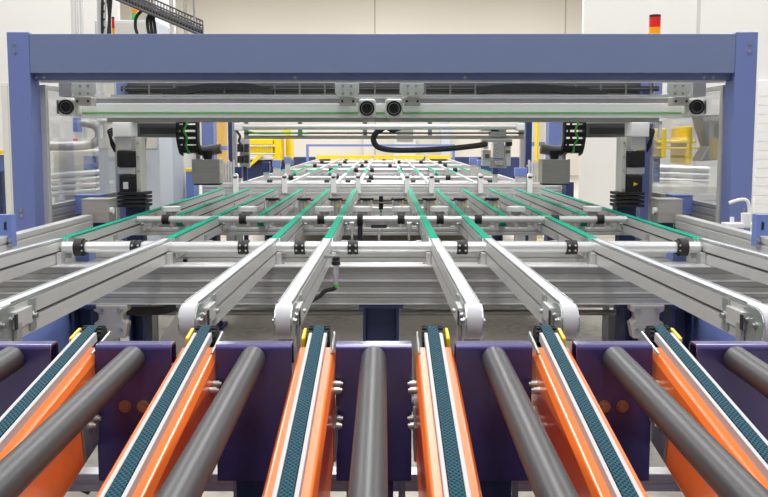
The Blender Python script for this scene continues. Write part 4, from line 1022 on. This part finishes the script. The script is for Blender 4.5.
# small blue boxes and low rails along the bed sides
for i, (p0, p1, q0, q1, Y, m_, nm) in enumerate(((234, 241, 167, 178, 9.4, 'navy', 'navy junction block left of the bed, nearest'), (262, 269, 162, 172, 10.5, 'navy', 'navy junction block left of the bed, in the middle'),
        (272, 280, 160, 167, 11.5, 'blue', 'pale blue block left of the bed, in front of the yellow column'), (284, 290, 157, 163, 13, 'blue', 'pale blue block left of the bed, farthest'),
        (470, 478, 158, 164, 12, 'blue', 'pale blue block right of the bed, far one'), (516, 528, 168, 176, 9.4, 'blue', 'pale blue block right of the bed, nearest'), (478, 482, 160, 166, 11.4, 'blue', 'slim pale blue block right of the bed'),
        (493, 499, 167, 174, 9.9, 'navy', 'navy block under the pickup head'))):
    t = thing('junction_block', nm, 'box', (PX((p0+p1)/2, Y), Y, P(0, q1, Y).z))
    MB().box((PX(p0, Y), Y, P(0, q1, Y).z), (PX(p1, Y), Y+.12, P(0, q0, Y).z)).build('block_body', m_, t, .004)
    MB().box((PX(p0, Y)+.01, Y+.02, 0), (PX(p1, Y)-.01, Y+.1, P(0, q1, Y).z)).build('stand', 'alu', t)
# glass stack racks left & right (pale vertical slats)
for s_ in (-1, 1):
    Y = 9.4; t = thing('slat_rack', f'pale aluminium slatted rack beside the {side(s_)} control box', 'rack', (PX(227 if s_ < 0 else 538, Y), Y, 0))
    for j in range(5):
        p0 = 222 + j*2.6 if s_ < 0 else 529+j*2.6
        MB().box((PX(p0, Y), Y, P(0, 192, Y).z), (PX(p0+1.7, Y), Y+.04, P(0, 160+(j % 2)*2, Y).z)).build('slat', 'alu_bright', t)
    q0, q1 = (221, 235) if s_ < 0 else (528, 542)
    for py in (165, 176, 187): MB().box((PX(q0, Y), Y+.04, P(0, py+2, Y).z), (PX(q1, Y), Y+.07, P(0, py, Y).z)).build('slat_bar', 'alu', t)
    MB().box((PX(q0+3, Y), Y+.04, 0), (PX(q1-3, Y), Y+.07, P(0, 188, Y).z)).build('stand', 'alu', t)
# far end: yellow stop bar and blue frame
Y = 21
t = thing('stop_bar', 'long yellow stop bar at the far end of the bed', 'bar', (CX, Y, P(0, 160, Y).z))
for (p0, p1) in ((316, 341), (343, 372), (374, 396), (398, 424), (426, 451)):
    MB().box((PX(p0, Y), Y, P(0, 159, Y).z), (PX(p1, Y), Y+.1, P(0, 155.5, Y).z)).build('bar_segment', 'yellow', t)
MB().box((PX(315, Y), Y+.1, P(0, 158.5, Y).z), (PX(452, Y), Y+.16, P(0, 156, Y).z)).build('bar_rail', 'alu_bright', t)
for px in (320, 346, 384, 424, 448): MB().box((PX(px-1.5, Y), Y+.1, 0), (PX(px+1.5, Y), Y+.2, P(0, 157, Y).z)).build('bar_leg', 'blue', t)
Y = 22.5
t = thing('end_portal', 'low blue goal-shaped frame behind the yellow stop bar', 'frame', (CX, Y, 0))
MB().box((PX(306, Y), Y, P(0, 146.5, Y).z), (PX(455, Y), Y+.1, P(0, 144.3, Y).z)).build('top_bar', 'blue', t)
for p0, p1 in ((306, 308.5), (452.5, 455)): MB().box((PX(p0, Y), Y, 0), (PX(p1, Y), Y+.1, P(0, 146.5, Y).z)).build('upright', 'blue', t)
Y = 24
for p0, p1, nm in ((250, 330, 'left'), (430, 520, 'right')):
    tag(MB().box((PX(p0, Y), Y, 0), (PX(p1, Y), Y+.3, P(0, 157, Y).z)).build('low_barrier', 'navy', None, .02), f'low navy barrier across the far {nm} background', 'barrier')
# background equipment on the back wall
Y = 31.2
for i, (p0, p1, q0, q1, m_, nm) in enumerate(((394, 416, 125, 165, 'cabinet', 'pale background cabinet in the far centre'), (396, 413, 127, 141, 'alu_dark', ''), (362, 364, 120, 160, 'alu', 'thin grey pole by the far wall left of centre'), (441, 450, 118, 163, 'cabinet_grey', 'pale upright cabinet by the far wall right of centre'))):
    if i == 1: continue
    t = thing('wall_cabinet' if i != 2 else 'thin_pole', nm, 'cabinet' if i != 2 else 'pole', (PX((p0+p1)/2, Y), Y, 0))
    MB().box((PX(p0, Y), Y, 0), (PX(p1, Y), Y+.3, P(0, q0, Y).z)).build('cabinet_body' if i != 2 else 'pole', m_, t, .01)
    if i == 0: MB().box((PX(397, Y), Y-.05, P(0, 141, Y).z), (PX(413, Y), Y, P(0, 128, Y).z)).build('vent_panel', 'greybrown', t)
# right wall louvres
Y = 11.9
t = thing('wall_louvre', 'white ribbed louvre on the white wall at the right edge', 'louvre', (PX(752, Y), Y, P(0, 200, Y).z))
MB().box((PX(756, Y), Y, P(0, 215, Y).z), (PX(800, Y), Y+.1, P(0, 80, Y).z)).build('louvre_frame', 'white', t, .01)
q = MB()
for py in range(88, 212, 9): q.box((PX(757, Y), Y-.008, P(0, py+8, Y).z), (PX(798, Y), Y, P(0, py, Y).z))
q.build('louvre_blades', 'white', t)
# wall downpipes / panels top
Y = 20
for p0, p1, m_, nm in ((157, 172, 'white', 'white vertical duct high behind the left cable tray'), (176, 178.5, 'alu_bright', 'thin white duct beside the wide one'), (186, 187.2, 'greybrown', 'thin dark upright line post right of the cable tray')):
    tag(MB().box((PX(p0, Y), Y, 0), (PX(p1, Y), Y+.3, 7.5)).build('vertical_duct', m_, None, .01), nm, 'duct')
